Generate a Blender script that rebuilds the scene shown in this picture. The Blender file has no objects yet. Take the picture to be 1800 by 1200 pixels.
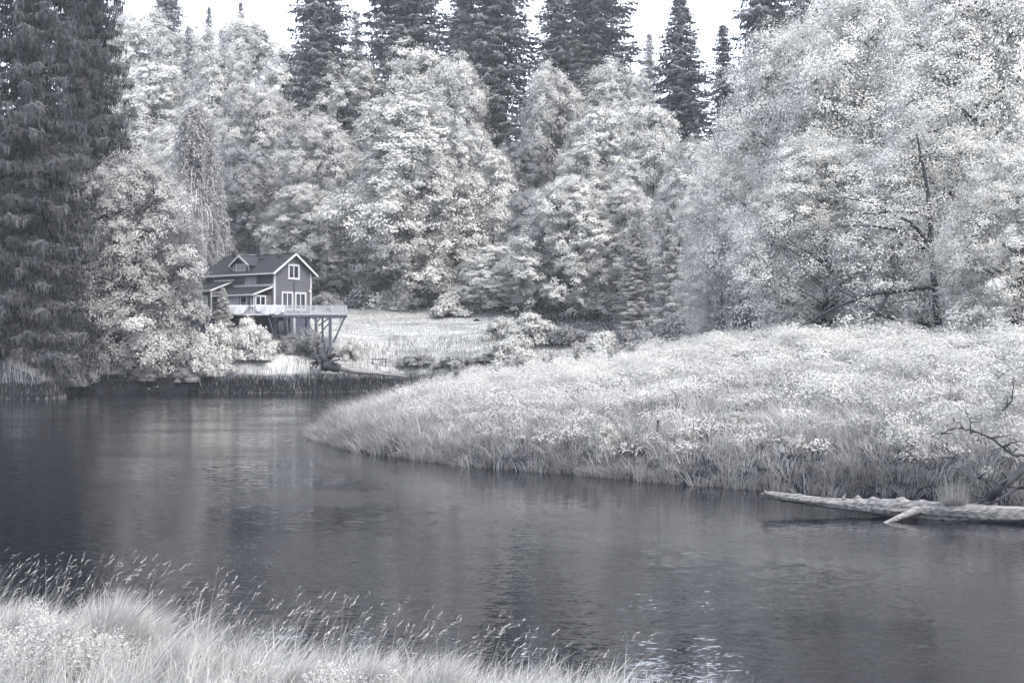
import bpy, math, random
import numpy as np
from mathutils import Vector, Matrix, Euler

C = bpy.context.scene.collection
scene = bpy.context.scene
R = math.radians
FPX, HOR, CAMZ = 2500.0, 625.0, 5.0     # focal length in photo pixels, horizon row, eye height over the water

# ------------------------------------------------------------------ camera
cd = bpy.data.cameras.new("camera"); cam = bpy.data.objects.new("camera", cd); C.objects.link(cam)
cd.sensor_width = 36.0; cd.lens = 50.0; cd.clip_end = 4000; cd.clip_start = 0.5
cam.location = (0, 0, CAMZ); cam.rotation_euler = (R(90) + math.atan(25 / FPX), 0, 0)
scene.camera = cam

# ------------------------------------------------------------------ sky and sun (bright overcast)
SUN_EL, SUN_AZ = 55.0, 140.0            # azimuth clockwise from +Y
w = bpy.data.worlds.new("World"); scene.world = w; w.use_nodes = True
nt = w.node_tree; nt.nodes.clear()
o_ = nt.nodes.new("ShaderNodeOutputWorld"); bg = nt.nodes.new("ShaderNodeBackground")
sky = nt.nodes.new("ShaderNodeTexSky"); sky.sky_type = 'NISHITA'; sky.sun_disc = False
sky.sun_elevation = R(SUN_EL); sky.sun_rotation = R(SUN_AZ); sky.air_density = 1.0; sky.dust_density = 6.0; sky.ozone_density = 1.5
hs = nt.nodes.new("ShaderNodeHueSaturation"); hs.inputs['Saturation'].default_value = 0.9
cl = nt.nodes.new("ShaderNodeMix"); cl.data_type = 'RGBA'; cl.inputs['Factor'].default_value = 0.55
cl.inputs['B'].default_value = (8.2, 8.6, 9.8, 1)        # the cloud sheet
nt.links.new(sky.outputs[0], hs.inputs['Color']); nt.links.new(hs.outputs[0], cl.inputs['A'])
nt.links.new(cl.outputs['Result'], bg.inputs[0]); nt.links.new(bg.outputs[0], o_.inputs[0])
bg.inputs[1].default_value = 0.095
sd = bpy.data.lights.new("sun", 'SUN'); sun = bpy.data.objects.new("sun", sd); C.objects.link(sun)
sd.energy = 1.0; sd.angle = R(30); sd.color = (1.0, 0.95, 0.82)
az = R(SUN_AZ); el = R(SUN_EL)
to_sun = Vector((math.sin(az) * math.cos(el), math.cos(az) * math.cos(el), math.sin(el)))
sun.rotation_euler = to_sun.to_track_quat('Z', 'Y').to_euler(); sun.location = (0, 0, 200)
vs = scene.view_settings; vs.view_transform = 'Standard'; vs.look = 'None'; vs.gamma = 1; vs.use_curve_mapping = False
vs.exposure = 2.65
cy = scene.cycles
cy.max_bounces = 6; cy.diffuse_bounces = 2; cy.glossy_bounces = 2; cy.transmission_bounces = 3; cy.volume_bounces = 0
cy.caustics_reflective = False; cy.caustics_refractive = False; cy.use_denoising = True

# ------------------------------------------------------------------ helpers
def P(px, py, Y):
    return Vector(((px - 900) / FPX * Y, Y, CAMZ + (HOR - py) / FPX * Y))

def new_mat(name, col, rough=0.8, var=0.0, attr=None, trans=0.0, bump=None, spec=0.2, col2=None, nscale=1.0, stretch=(1, 1, 1)):
    """procedural material: base colour, a second colour by noise, per-face variation by an attribute, translucency for leaves"""
    q_ = .55 if attr else .48; col = tuple(c * q_ for c in col); col2 = tuple(c * q_ for c in col2) if col2 else None
    m = bpy.data.materials.new(name); m.use_nodes = True; n = m.node_tree; n.nodes.clear(); L = n.links.new
    out = n.nodes.new("ShaderNodeOutputMaterial")
    tc = n.nodes.new("ShaderNodeTexCoord"); mp = n.nodes.new("ShaderNodeMapping"); mp.inputs['Scale'].default_value = stretch
    L(tc.outputs['Object'], mp.inputs[0])
    nz = n.nodes.new("ShaderNodeTexNoise"); nz.inputs['Scale'].default_value = nscale; nz.inputs['Detail'].default_value = 5
    L(mp.outputs[0], nz.inputs['Vector'])
    mx = n.nodes.new("ShaderNodeMix"); mx.data_type = 'RGBA'
    mx.inputs['A'].default_value = (*col, 1); mx.inputs['B'].default_value = (*(col2 or tuple(c * .75 for c in col)), 1)
    cr = n.nodes.new("ShaderNodeMapRange"); cr.inputs[1].default_value = .35; cr.inputs[2].default_value = .65
    L(nz.outputs[0], cr.inputs[0]); L(cr.outputs[0], mx.inputs['Factor'])
    c = mx.outputs['Result']
    if attr:
        at = n.nodes.new("ShaderNodeAttribute"); at.attribute_name = attr
        sc = n.nodes.new("ShaderNodeVectorMath"); sc.operation = 'SCALE'
        oi = n.nodes.new("ShaderNodeObjectInfo"); om = n.nodes.new("ShaderNodeMapRange"); om.inputs[3].default_value = .84; om.inputs[4].default_value = 1.1
        ml = n.nodes.new("ShaderNodeMath"); ml.operation = 'MULTIPLY'; L(oi.outputs['Random'], om.inputs[0]); L(om.outputs[0], ml.inputs[0]); L(at.outputs['Fac'], ml.inputs[1])
        L(c, sc.inputs[0]); L(ml.outputs[0], sc.inputs['Scale']); c = sc.outputs[0]
    if trans > 0:
        d = n.nodes.new("ShaderNodeBsdfDiffuse"); t = n.nodes.new("ShaderNodeBsdfTranslucent"); ms = n.nodes.new("ShaderNodeMixShader")
        ms.inputs[0].default_value = trans; L(c, d.inputs[0]); L(c, t.inputs[0])
        L(d.outputs[0], ms.inputs[1]); L(t.outputs[0], ms.inputs[2]); L(ms.outputs[0], out.inputs[0])
    else:
        p = n.nodes.new("ShaderNodeBsdfPrincipled"); L(c, p.inputs['Base Color'])
        p.inputs['Roughness'].default_value = rough; p.inputs['Specular IOR Level'].default_value = spec
        if bump:
            b = n.nodes.new("ShaderNodeBump"); b.inputs['Strength'].default_value = bump[0]; b.inputs['Distance'].default_value = bump[1]
            n2 = n.nodes.new("ShaderNodeTexNoise"); n2.inputs['Scale'].default_value = bump[2]; n2.inputs['Detail'].default_value = 4
            L(mp.outputs[0], n2.inputs['Vector']); L(n2.outputs[0], b.inputs['Height']); L(b.outputs[0], p.inputs['Normal'])
        L(p.outputs[0], out.inputs[0])
    return m

M = {}
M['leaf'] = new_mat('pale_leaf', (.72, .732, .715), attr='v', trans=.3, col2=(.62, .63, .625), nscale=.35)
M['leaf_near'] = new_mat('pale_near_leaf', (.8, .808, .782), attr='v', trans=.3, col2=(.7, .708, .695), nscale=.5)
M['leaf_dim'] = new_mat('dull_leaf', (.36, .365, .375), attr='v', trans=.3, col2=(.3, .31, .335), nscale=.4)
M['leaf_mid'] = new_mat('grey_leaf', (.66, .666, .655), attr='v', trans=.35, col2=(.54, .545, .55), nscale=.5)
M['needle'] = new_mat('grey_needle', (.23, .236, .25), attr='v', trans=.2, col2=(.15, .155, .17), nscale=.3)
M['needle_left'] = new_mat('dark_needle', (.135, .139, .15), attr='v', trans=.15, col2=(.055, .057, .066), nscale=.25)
M['strand'] = new_mat('mossy_strand_hazed_needle', (.5, .505, .515), attr='v', trans=.3, col2=(.4, .405, .42), nscale=.4)
M['bark'] = new_mat('bark', (.035, .036, .046), rough=.95, bump=(.6, .05, 9), col2=(.07, .072, .084), nscale=1.5, stretch=(1, 1, .25))
M['grass_near'] = new_mat('pale_grass', (.66, .664, .645), attr='v', trans=.25, col2=(.52, .525, .522), nscale=1.2)
M['grass_bank'] = new_mat('bank_grass', (.66, .665, .66), attr='v', trans=.3, col2=(.5, .505, .515), nscale=.25)
M['grass_lawn'] = new_mat('lawn_grass', (.55, .557, .55), attr='v', trans=.3, col2=(.36, .366, .375), nscale=.18, stretch=(.6, 1.6, 1))
M['weed'] = new_mat('weed_leaf', (.66, .668, .65), attr='v', trans=.45, col2=(.56, .568, .565), nscale=.3)
M['white'] = new_mat('white_trim', (.62, .63, .65), rough=.5, col2=(.54, .55, .57), nscale=2)
M['siding'] = new_mat('grey_siding', (.125, .128, .142), rough=.7, col2=(.105, .108, .122), nscale=1.2)
M['shingle'] = new_mat('roof_shingle', (.022, .024, .034), rough=.9, col2=(.036, .038, .05), nscale=5, bump=(.5, .03, 12))
M['glass'] = new_mat('window_glass', (.006, .007, .014), rough=.08, spec=.5, col2=(.02, .022, .04), nscale=1)
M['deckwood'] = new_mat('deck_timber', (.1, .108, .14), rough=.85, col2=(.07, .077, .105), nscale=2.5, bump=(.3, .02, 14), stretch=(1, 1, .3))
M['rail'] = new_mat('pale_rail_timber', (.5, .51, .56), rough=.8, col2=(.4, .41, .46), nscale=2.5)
M['sheet'] = new_mat('white_sheet', (.6, .62, .68), rough=.7, col2=(.55, .565, .62), nscale=1.5)
M['dark'] = new_mat('dark_metal', (.008, .009, .014), rough=.7, col2=(.012, .013, .018), nscale=3)
M['stucco'] = new_mat('basement_wall', (.1, .11, .16), rough=.9, col2=(.07, .08, .12), nscale=1)
M['deadwood'] = new_mat('bleached_wood', (.32, .32, .322), rough=.85, col2=(.1, .102, .112), nscale=1.5, stretch=(1, 9, 9), bump=(1., .05, 4))
M['rootwood'] = new_mat('weathered_root', (.03, .031, .042), rough=.95, col2=(.07, .072, .086), nscale=1.6, bump=(.8, .06, 6))
M['curtain'] = new_mat('curtain', (.5, .52, .6), rough=.8)

def link(name, me, mat, parent=None):
    o = bpy.data.objects.new(name, me); C.objects.link(o)
    if mat and not me.materials: me.materials.append(mat)
    if parent: o.parent = parent
    return o

def tag(o, label=None, cat=None, group=None, kind=None):
    if label: o['label'] = label
    if cat: o['category'] = cat
    if group: o['group'] = group
    if kind: o['kind'] = kind
    return o

def empty(name, loc=(0, 0, 0), rz=0):
    o = bpy.data.objects.new(name, None); C.objects.link(o); o.location = loc; o.rotation_euler = (0, 0, rz); o.empty_display_size = .5
    return o

def mesh_np(name, V, k, v=None, loops=None):
    """faces of k verts each, verts unshared unless loops are given"""
    me = bpy.data.meshes.new(name); V = np.ascontiguousarray(V, dtype=np.float32).reshape(-1, 3)
    nv = len(V); idx = np.arange(nv, dtype=np.int32) if loops is None else np.asarray(loops, dtype=np.int32).ravel()
    nf = len(idx) // k
    me.vertices.add(nv); me.vertices.foreach_set("co", V.ravel())
    me.loops.add(len(idx)); me.loops.foreach_set("vertex_index", idx)
    me.polygons.add(nf); me.polygons.foreach_set("loop_start", np.arange(0, len(idx), k, dtype=np.int32))
    if v is not None:
        a = me.attributes.new("v", 'FLOAT', 'FACE'); a.data.foreach_set("value", np.asarray(v, dtype=np.float32))
    me.update(); me.validate()
    return me

def unit(a): return a / np.maximum(np.linalg.norm(a, axis=1, keepdims=True), 1e-9)

def leaves(Pn, s, N, rng, quad=False, ratio=.6, dirn=None):
    """one leaf per point: a triangle, or a folded diamond when quad; s size, N normals, dirn the leaf's long axis"""
    n = len(Pn); N = unit(N)
    T = dirn if dirn is not None else rng.normal(size=(n, 3))
    T = unit(T - N * (T * N).sum(1, keepdims=True)); B = np.cross(N, T)
    s = np.broadcast_to(np.asarray(s, float).reshape(-1, 1), (n, 1)); W = s * ratio
    if quad:
        f = N * s * .15
        V = np.stack([Pn + T * s * .5, Pn + B * W * .5 - f, Pn - T * s * .5, Pn - B * W * .5 - f], 1)
        return V.reshape(-1, 3), 4
    V = np.stack([Pn + T * s * .6, Pn - T * s * .4 + B * W * .5, Pn - T * s * .4 - B * W * .5], 1)
    return V.reshape(-1, 3), 3

class Tubes:
    def __init__(s): s.V = []; s.F = []; s.n = 0
    def add(s, pts, rad, k=6, cap=True):
        pts = np.asarray(pts, float); m = len(pts)
        T = np.gradient(pts, axis=0); T = unit(T); up = np.array([0., 0, 1]) if abs(T[0][2]) < .9 else np.array([1., 0, 0])
        A = unit(np.cross(T, up[None])); Bv = np.cross(T, A)
        a = np.linspace(0, 2 * np.pi, k, endpoint=False)
        rad = np.broadcast_to(np.asarray(rad, float), (m,))
        ring = pts[:, None] + (A[:, None] * np.cos(a)[None, :, None] + Bv[:, None] * np.sin(a)[None, :, None]) * rad[:, None, None]
        s.V.append(ring.reshape(-1, 3))
        i = np.arange(m - 1)[:, None] * k + np.arange(k)[None]; j = np.arange(m - 1)[:, None] * k + (np.arange(k)[None] + 1) % k
        s.F.append((np.stack([i, j, j + k, i + k], 2).reshape(-1, 4)) + s.n)
        s.n += m * k
    def mesh(s, name, smooth=True):
        V = np.concatenate(s.V); F = np.concatenate(s.F)
        me = mesh_np(name, V, 4, loops=F)
        if smooth: me.polygons.foreach_set("use_smooth", np.ones(len(me.polygons), bool))
        return me

class MB:
    def __init__(s): s.v = []; s.f = []
    def hexa(s, p):            # eight corners: bottom four, top four, both counter-clockwise
        b = len(s.v); s.v += [tuple(q) for q in p]
        s.f += [tuple(b + i for i in q) for q in ((3, 2, 1, 0), (4, 5, 6, 7), (0, 1, 5, 4), (1, 2, 6, 5), (2, 3, 7, 6), (3, 0, 4, 7))]
    def box(s, x0, x1, y0, y1, z0, z1):
        s.hexa([(x0, y0, z0), (x1, y0, z0), (x1, y1, z0), (x0, y1, z0), (x0, y0, z1), (x1, y0, z1), (x1, y1, z1), (x0, y1, z1)])
    def bar(s, a, b, wx, wy):
        a = Vector(a); b = Vector(b); d = (b - a).normalized(); up = Vector((0, 1, 0)) if abs(d.y) < .9 else Vector((0, 0, 1))
        u = d.cross(up).normalized() * wx / 2; v = u.cross(d).normalized() * wy / 2
        s.hexa([a - u - v, a + u - v, a + u + v, a - u + v, b - u - v, b + u - v, b + u + v, b - u + v])
    def poly(s, pts):
        b = len(s.v); s.v += [tuple(q) for q in pts]; s.f.append(tuple(range(b, b + len(pts))))
    def build(s, name, mat, parent=None, bevel=0):
        me = bpy.data.meshes.new(name); me.from_pydata(s.v, [], s.f); me.update()
        o = link(name, me, mat, parent)
        if bevel:
            b = o.modifiers.new('bevel', 'BEVEL'); b.width = bevel; b.segments = 1; b.limit_method = 'ANGLE'
        return o

def fbm(x, y, seed=0, octs=4):
    r = np.random.default_rng(seed); z = np.zeros_like(x, dtype=float); a = 1.
    f = 1.
    for _ in range(octs):
        for _k in range(3):
            th = r.uniform(0, 6.283); p = r.uniform(0, 6.283)
            z = z + a / 3 * np.sin((x * math.cos(th) + y * math.sin(th)) * f * 6.283 * r.uniform(.7, 1.3) + p)
        a *= .5; f *= 2.03
    return z

# ------------------------------------------------------------------ terrain
def shore(pts): return np.array([((px - 900) / FPX * Y, Y) for px, Y in pts])
NEAR = np.array([(-60, 34), (-20, 29), (-12, 26.5), (-9, 25.2), (-4.6, 22.6), (-.9, 20.9), (1.6, 20.0), (3.2, 18.4), (8, 14.5), (30, 9), (60, 6), (60, -60), (-60, -60)], float)
_pen = shore([(555, 89), (575, 82), (650, 73.5), (750, 68), (850, 64), (1000, 60.4), (1150, 56.8), (1350, 53), (1500, 50.5), (1700, 48.5), (1800, 47.5)])
PEN = np.concatenate([_pen, [(24, 45), (45, 40), (200, 30), (260, 120), (160, 180)], shore([(1500, 176), (1300, 174), (1000, 168), (800, 158), (690, 140), (640, 122), (595, 103)])])
_far = shore([(-400, 150), (-150, 160), (0, 166), (75, 166), (103, 169), (108, 178), (135, 189), (250, 192), (370, 193), (500, 192), (570, 195), (640, 201), (700, 204), (850, 200), (1000, 198), (1500, 200), (2600, 215)])
FARP = np.concatenate([_far, [(700, 235), (900, 1500), (-900, 1500), (-500, 140)]])

def sdist(x, y, poly):
    x = np.asarray(x, float); y = np.asarray(y, float); sh = x.shape; x = x.ravel(); y = y.ravel()
    d = np.full(x.shape, 1e9); ins = np.zeros(x.shape, bool); n = len(poly)
    for i in range(n):
        ax, ay = poly[i]; bx, by = poly[(i + 1) % n]; ex, ey = bx - ax, by - ay
        t = np.clip(((x - ax) * ex + (y - ay) * ey) / (ex * ex + ey * ey), 0, 1)
        d = np.minimum(d, np.hypot(x - ax - t * ex, y - ay - t * ey))
        c = ((ay > y) != (by > y))
        with np.errstate(divide='ignore', invalid='ignore'):
            c = c & (x < (bx - ax) * (y - ay) / (by - ay + 1e-12) + ax)
        ins ^= c
    return np.where(ins, d, -d).reshape(sh)

def height(x, y):
    x = np.asarray(x, float); y = np.asarray(y, float)
    wob = fbm(x / 9, y / 9, 3) * .35
    dn = sdist(x, y, NEAR) + wob * .6; dp = sdist(x, y, PEN) + wob + .22 * fbm(x / 4.5, y / 4.5, 6, 2); df = sdist(x, y, FARP) + wob
    zn = np.interp(dn, [-6, -1, 0, .5, 2, 6, 14, 22, 60], [-1.6, -.5, -.05, .25, .4, .55, 1.6, 3.3, 4.])
    cap = np.interp(x + (y - 100) * -.04, [-15, -10, -6, -2, 8, 13, 18, 30, 60, 120], [2.6, 4.1, 4.5, 4.5, 4.8, 5.5, 5.9, 5.5, 5.4, 6])
    zp = np.where(dp < 0, np.interp(dp, [-6, -1, 0], [-1.6, -.6, -.05]),
                  np.minimum(.0, dp) + np.clip(dp / 14, 0, 1) * fbm(x / 11, y / 14, 14, 3) * .42 + np.interp(dp, [0, .5, 2, 6, 12, 22, 35, 60], [0, .1, .24, .46, .66, .88, 1., 1.]) * cap)
    zf = np.interp(df, [-6, -1, 0, .6, 1.5, 4, 8, 13, 22, 35, 50, 70, 200, 300, 500, 1200],
                   [-1.6, -.7, -.1, 1.1, 1.7, 3.0, 5., 7., 9, 11.4, 14.2, 17.5, 52, 72, 90, 110])
    zf = zf + np.where(df > 25, np.minimum((df - 25) / 60, 1) * fbm(x / 60, y / 60, 8, 3) * 2.5, 0)
    return np.maximum(np.maximum(zn, zp), zf)

def H1(x, y): return float(height(np.array([x]), np.array([y]))[0])
def ground(x, y): return Vector((x, y, H1(x, y)))

def grid(xs, ys):
    X, Y = np.meshgrid(xs, ys); Z = height(X, Y)
    Z = Z + fbm(X / 1.7, Y / 1.7, 5, 3) * .05 * (Z > 0)
    nx, ny = len(xs), len(ys); i = (np.arange(ny - 1)[:, None] * nx + np.arange(nx - 1)[None])
    F = np.stack([i, i + 1, i + nx + 1, i + nx], 2).reshape(-1, 4)
    return np.stack([X, Y, Z], 2).reshape(-1, 3), F, X, Y

xs = np.unique(np.concatenate([np.linspace(-420, -90, 24), np.linspace(-90, 60, 210), np.linspace(60, 420, 24)]))
ys = np.unique(np.concatenate([np.linspace(-60, 12, 14), np.linspace(12, 30, 50), np.linspace(30, 120, 110), np.linspace(120, 260, 160), np.linspace(260, 560, 40)]))
V, F, X, Y = grid(xs, ys)
me = mesh_np('ground', V, 4, loops=F); me.polygons.foreach_set("use_smooth", np.ones(len(me.polygons), bool))
# where grass grows (a property of the soil cover, not of the light)
dfar = sdist(X, Y, FARP); PXg = 900 + X / Y * FPX
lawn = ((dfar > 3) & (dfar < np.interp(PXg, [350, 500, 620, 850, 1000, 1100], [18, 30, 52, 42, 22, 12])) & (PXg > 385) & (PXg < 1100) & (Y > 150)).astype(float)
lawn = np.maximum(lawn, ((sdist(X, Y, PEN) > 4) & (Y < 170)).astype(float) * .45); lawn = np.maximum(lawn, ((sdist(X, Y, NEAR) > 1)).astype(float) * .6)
a = me.attributes.new("grassy", 'FLOAT', 'POINT'); a.data.foreach_set("value", lawn.ravel().astype(np.float32))
gm = bpy.data.materials.new('ground'); gm.use_nodes = True; n = gm.node_tree; pb = n.nodes['Principled BSDF']
pb.inputs['Roughness'].default_value = .95; pb.inputs['Specular IOR Level'].default_value = .05
at = n.nodes.new("ShaderNodeAttribute"); at.attribute_name = 'grassy'
n1 = n.nodes.new("ShaderNodeTexNoise"); n1.inputs['Scale'].default_value = .35; n1.inputs['Detail'].default_value = 8; n1.inputs['Roughness'].default_value = .65
tcg = n.nodes.new("ShaderNodeTexCoord"); mpg = n.nodes.new("ShaderNodeMapping"); mpg.inputs['Scale'].default_value = (.5, 1.3, 1)
n.links.new(tcg.outputs['Object'], mpg.inputs[0]); n.links.new(mpg.outputs[0], n1.inputs['Vector'])
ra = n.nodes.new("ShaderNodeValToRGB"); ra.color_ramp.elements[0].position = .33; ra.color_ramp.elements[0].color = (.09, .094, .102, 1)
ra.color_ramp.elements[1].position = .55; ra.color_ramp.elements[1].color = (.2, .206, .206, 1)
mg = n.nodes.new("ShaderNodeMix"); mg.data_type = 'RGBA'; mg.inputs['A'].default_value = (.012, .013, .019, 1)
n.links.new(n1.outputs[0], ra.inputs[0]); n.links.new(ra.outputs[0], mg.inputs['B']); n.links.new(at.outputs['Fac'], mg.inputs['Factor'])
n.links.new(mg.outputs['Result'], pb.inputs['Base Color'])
nb = n.nodes.new("ShaderNodeTexNoise"); nb.inputs['Scale'].default_value = 3; nb.inputs['Detail'].default_value = 6
bb = n.nodes.new("ShaderNodeBump"); bb.inputs['Strength'].default_value = .8; bb.inputs['Distance'].default_value = .15
n.links.new(tcg.outputs['Object'], nb.inputs['Vector']); n.links.new(nb.outputs[0], bb.inputs['Height']); n.links.new(bb.outputs[0], pb.inputs['Normal'])
tag(link('ground', me, gm), 'grassy river banks and rising wooded hillside', kind='structure')

# ------------------------------------------------------------------ river
wv = MB(); wv.poly([(-418, -59, 0), (418, -59, 0), (418, 330, 0), (-418, 330, 0)])
wm = bpy.data.materials.new('river_water'); wm.use_nodes = True; n = wm.node_tree; L = n.links.new; pb = n.nodes['Principled BSDF']
pb.inputs['Base Color'].default_value = (.0025, .0028, .005, 1); pb.inputs['Roughness'].default_value = .09; pb.inputs['IOR'].default_value = 1.33
pb.inputs['Specular IOR Level'].default_value = .4
tc = n.nodes.new("ShaderNodeTexCoord")
def wnoise(sx, sy, scale, det):
    mp = n.nodes.new("ShaderNodeMapping"); mp.inputs['Scale'].default_value = (sx, sy, 1); mp.inputs['Rotation'].default_value = (0, 0, R(6))
    L(tc.outputs['Object'], mp.inputs[0]); t = n.nodes.new("ShaderNodeTexNoise"); t.inputs['Scale'].default_value = scale; t.inputs['Detail'].default_value = det
    L(mp.outputs[0], t.inputs['Vector']); return t.outputs[0]
big = wnoise(.6, 1.25, .13, 6); big2 = wnoise(.5, 1.5, .035, 3)
ad = n.nodes.new("ShaderNodeMath"); ad.operation = 'ADD'; L(big, ad.inputs[0]); L(big2, ad.inputs[1])
pr = n.nodes.new("ShaderNodeMapRange"); pr.inputs[1].default_value = .9; pr.inputs[2].default_value = 1.14; pr.inputs[3].default_value = .12; pr.inputs[4].default_value = .72
L(ad.outputs[0], pr.inputs[0])
def slope(sx, sy, scale, det, k):       # wavelet slopes straight from coloured noise
    mp = n.nodes.new("ShaderNodeMapping"); mp.inputs['Scale'].default_value = (sx, sy, 1); mp.inputs['Rotation'].default_value = (0, 0, R(5)); L(tc.outputs['Object'], mp.inputs[0])
    t = n.nodes.new("ShaderNodeTexNoise"); t.inputs['Scale'].default_value = scale; t.inputs['Detail'].default_value = det; L(mp.outputs[0], t.inputs['Vector'])
    v = n.nodes.new("ShaderNodeVectorMath"); v.operation = 'SUBTRACT'; v.inputs[1].default_value = (.5, .5, .5); L(t.outputs['Color'], v.inputs[0])
    u = n.nodes.new("ShaderNodeVectorMath"); u.operation = 'MULTIPLY'; u.inputs[1].default_value = (k * .6, k, 0); L(v.outputs[0], u.inputs[0]); return u.outputs[0]
s1 = slope(1, 1.9, 10, 2, .42); s2 = slope(1, 1.8, 2.5, 2, .1)
sc_ = n.nodes.new("ShaderNodeVectorMath"); sc_.operation = 'SCALE'; L(s1, sc_.inputs[0]); L(pr.outputs[0], sc_.inputs['Scale'])
a1 = n.nodes.new("ShaderNodeVectorMath"); L(sc_.outputs[0], a1.inputs[0]); L(s2, a1.inputs[1])
a2 = n.nodes.new("ShaderNodeVectorMath"); a2.inputs[1].default_value = (0, 0, 1); L(a1.outputs[0], a2.inputs[0])
nn = n.nodes.new("ShaderNodeVectorMath"); nn.operation = 'NORMALIZE'; L(a2.outputs[0], nn.inputs[0]); L(nn.outputs[0], pb.inputs['Normal'])
pb.inputs['Roughness'].default_value = .05
tag(wv.build('river', wm), 'calm dark river with rippled streaks', kind='structure')

# ------------------------------------------------------------------ broadleaf trees
def crown_profile(t, kind):
    pk = (.36, .28, .46)[kind]; t = np.clip(t, 0, 1)
    up = np.sqrt(np.clip(1 - ((t - pk) / (1.02 - pk)) ** 2, 0, 1)) ** (1., 1.25, .9)[kind]
    return np.where(t > pk, up, .55 + .45 * np.sin(t / pk * np.pi / 2))

def broadleaf(seed, H, Rr, kind, lobes, sprays, per, leaf, quad, base=.08, flat=.55, dark=.0):
    rng = np.random.default_rng(seed); Pn = []; Nn = []; Vv = []; tb = Tubes(); lim = Tubes()
    k = 9; tz = np.linspace(0, 1, k); sway = np.cumsum(rng.normal(0, .012 * H, (k, 2)), 0); sway -= sway[0]
    trunk = np.column_stack([sway, tz * H * .9]); tr = H * .012 + .06
    tb.add(trunk, tr * (1 - tz * .85), 7)
    ga = 2.39996
    for i in range(lobes):
        t = (i + .5) / lobes; t = t ** .85
        z = H * (base + (1 - base) * (t * .93)); rr = Rr * crown_profile(np.array(t), kind)
        a = i * ga + rng.normal(0, .35); rho = rng.uniform(.25, 1.) ** .6
        lr = Rr * rng.uniform(.2, .42) * (1.1 - .25 * t)
        rho_r = max(rr * rho - lr * .3, 0)
        at_z = np.interp(z / H / .9, tz, trunk[:, 0]), np.interp(z / H / .9, tz, trunk[:, 1])
        t += rng.normal(0, .02)
        c = np.array([at_z[0] + math.cos(a) * rho_r, at_z[1] + math.sin(a) * rho_r, min(z, H - lr * .35) + rng.normal(0, .02 * H)])
        zs = max(c[2] - rho_r * rng.uniform(.3, .8), H * .05); s0 = np.array([np.interp(zs / H / .9, tz, trunk[:, 0]), np.interp(zs / H / .9, tz, trunk[:, 1]), zs])
        q = np.linspace(0, 1, 6)[:, None]; mid = (s0 + c) / 2 + np.array([0, 0, rng.uniform(.0, .12) * rho_r]) + rng.normal(0, .05 * lr, 3)
        cur = (1 - q) ** 2 * s0 + 2 * q * (1 - q) * mid + q ** 2 * c
        lim.add(cur, np.linspace(tr * .34, tr * .07, 6), 4)
        d = rng.normal(size=(sprays, 3)); d[:, 2] = d[:, 2] * .8 + .35; d[:, :2] += np.array([math.cos(a), math.sin(a)]) * .45; d = unit(d)
        sc = c + d * lr * rng.uniform(.7, 1.12, (sprays, 1)) * np.array([1, 1, flat])
        lv = rng.uniform(.82, 1.12)
        for j in range(0, sprays, 5):       # a few twigs out of the lobe
            lim.add(np.array([c, (c + sc[j]) / 2 + rng.normal(0, .08 * lr, 3), sc[j]]), np.array([tr * .07, tr * .04, tr * .02]), 3)
        n_ = sprays * per
        ctr = np.repeat(sc, per, 0); sv = np.repeat(rng.uniform(.85, 1.12, sprays), per)
        dd = np.repeat(d, per, 0)
        off = rng.normal(size=(n_, 3)) * lr * .15 * np.array([1, 1, .65]) + dd * (rng.random((n_, 1)) ** .5) * lr * .25
        pts = ctr + off
        pts[:, 2] -= (off[:, 0] ** 2 + off[:, 1] ** 2) / lr * .5
        Pn.append(pts); Nn.append(dd * .9 + np.array([0, 0, .5]) + rng.normal(0, .24, (n_, 3))); Vv.append(lv * sv * rng.uniform(.85, 1.1, n_) - dark)
    Pn = np.concatenate(Pn); Nn = np.concatenate(Nn); Vv = np.concatenate(Vv)
    Vx, k = leaves(Pn, leaf * rng.uniform(.55, 1.35, len(Pn)), Nn, rng, quad, .62)
    return mesh_np('crown', Vx, k, Vv), tb.mesh('trunk'), lim.mesh('limbs')

TREES = {}
for i, (kd, seed) in enumerate([(1, 11), (0, 12), (2, 13), (1, 14), (0, 15)]):
    TREES['far%d' % i] = (broadleaf(seed, 30., 9., kd, 52, 34, 46, .34, False, flat=.95), 30., 9., 'leaf')
for i, (kd, seed) in enumerate([(0, 21), (2, 22), (1, 23)]):
    TREES['near%d' % i] = (broadleaf(seed, 26., 9.5, kd, 100, 28, 58, .205, False, base=.02, flat=.88), 26., 9.5, 'leaf_near')
TREES['left'] = (broadleaf(31, 30., 9.5, 0, 95, 28, 48, .29, False, base=.0, flat=.9), 30., 9.5, 'leaf_near')

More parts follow.
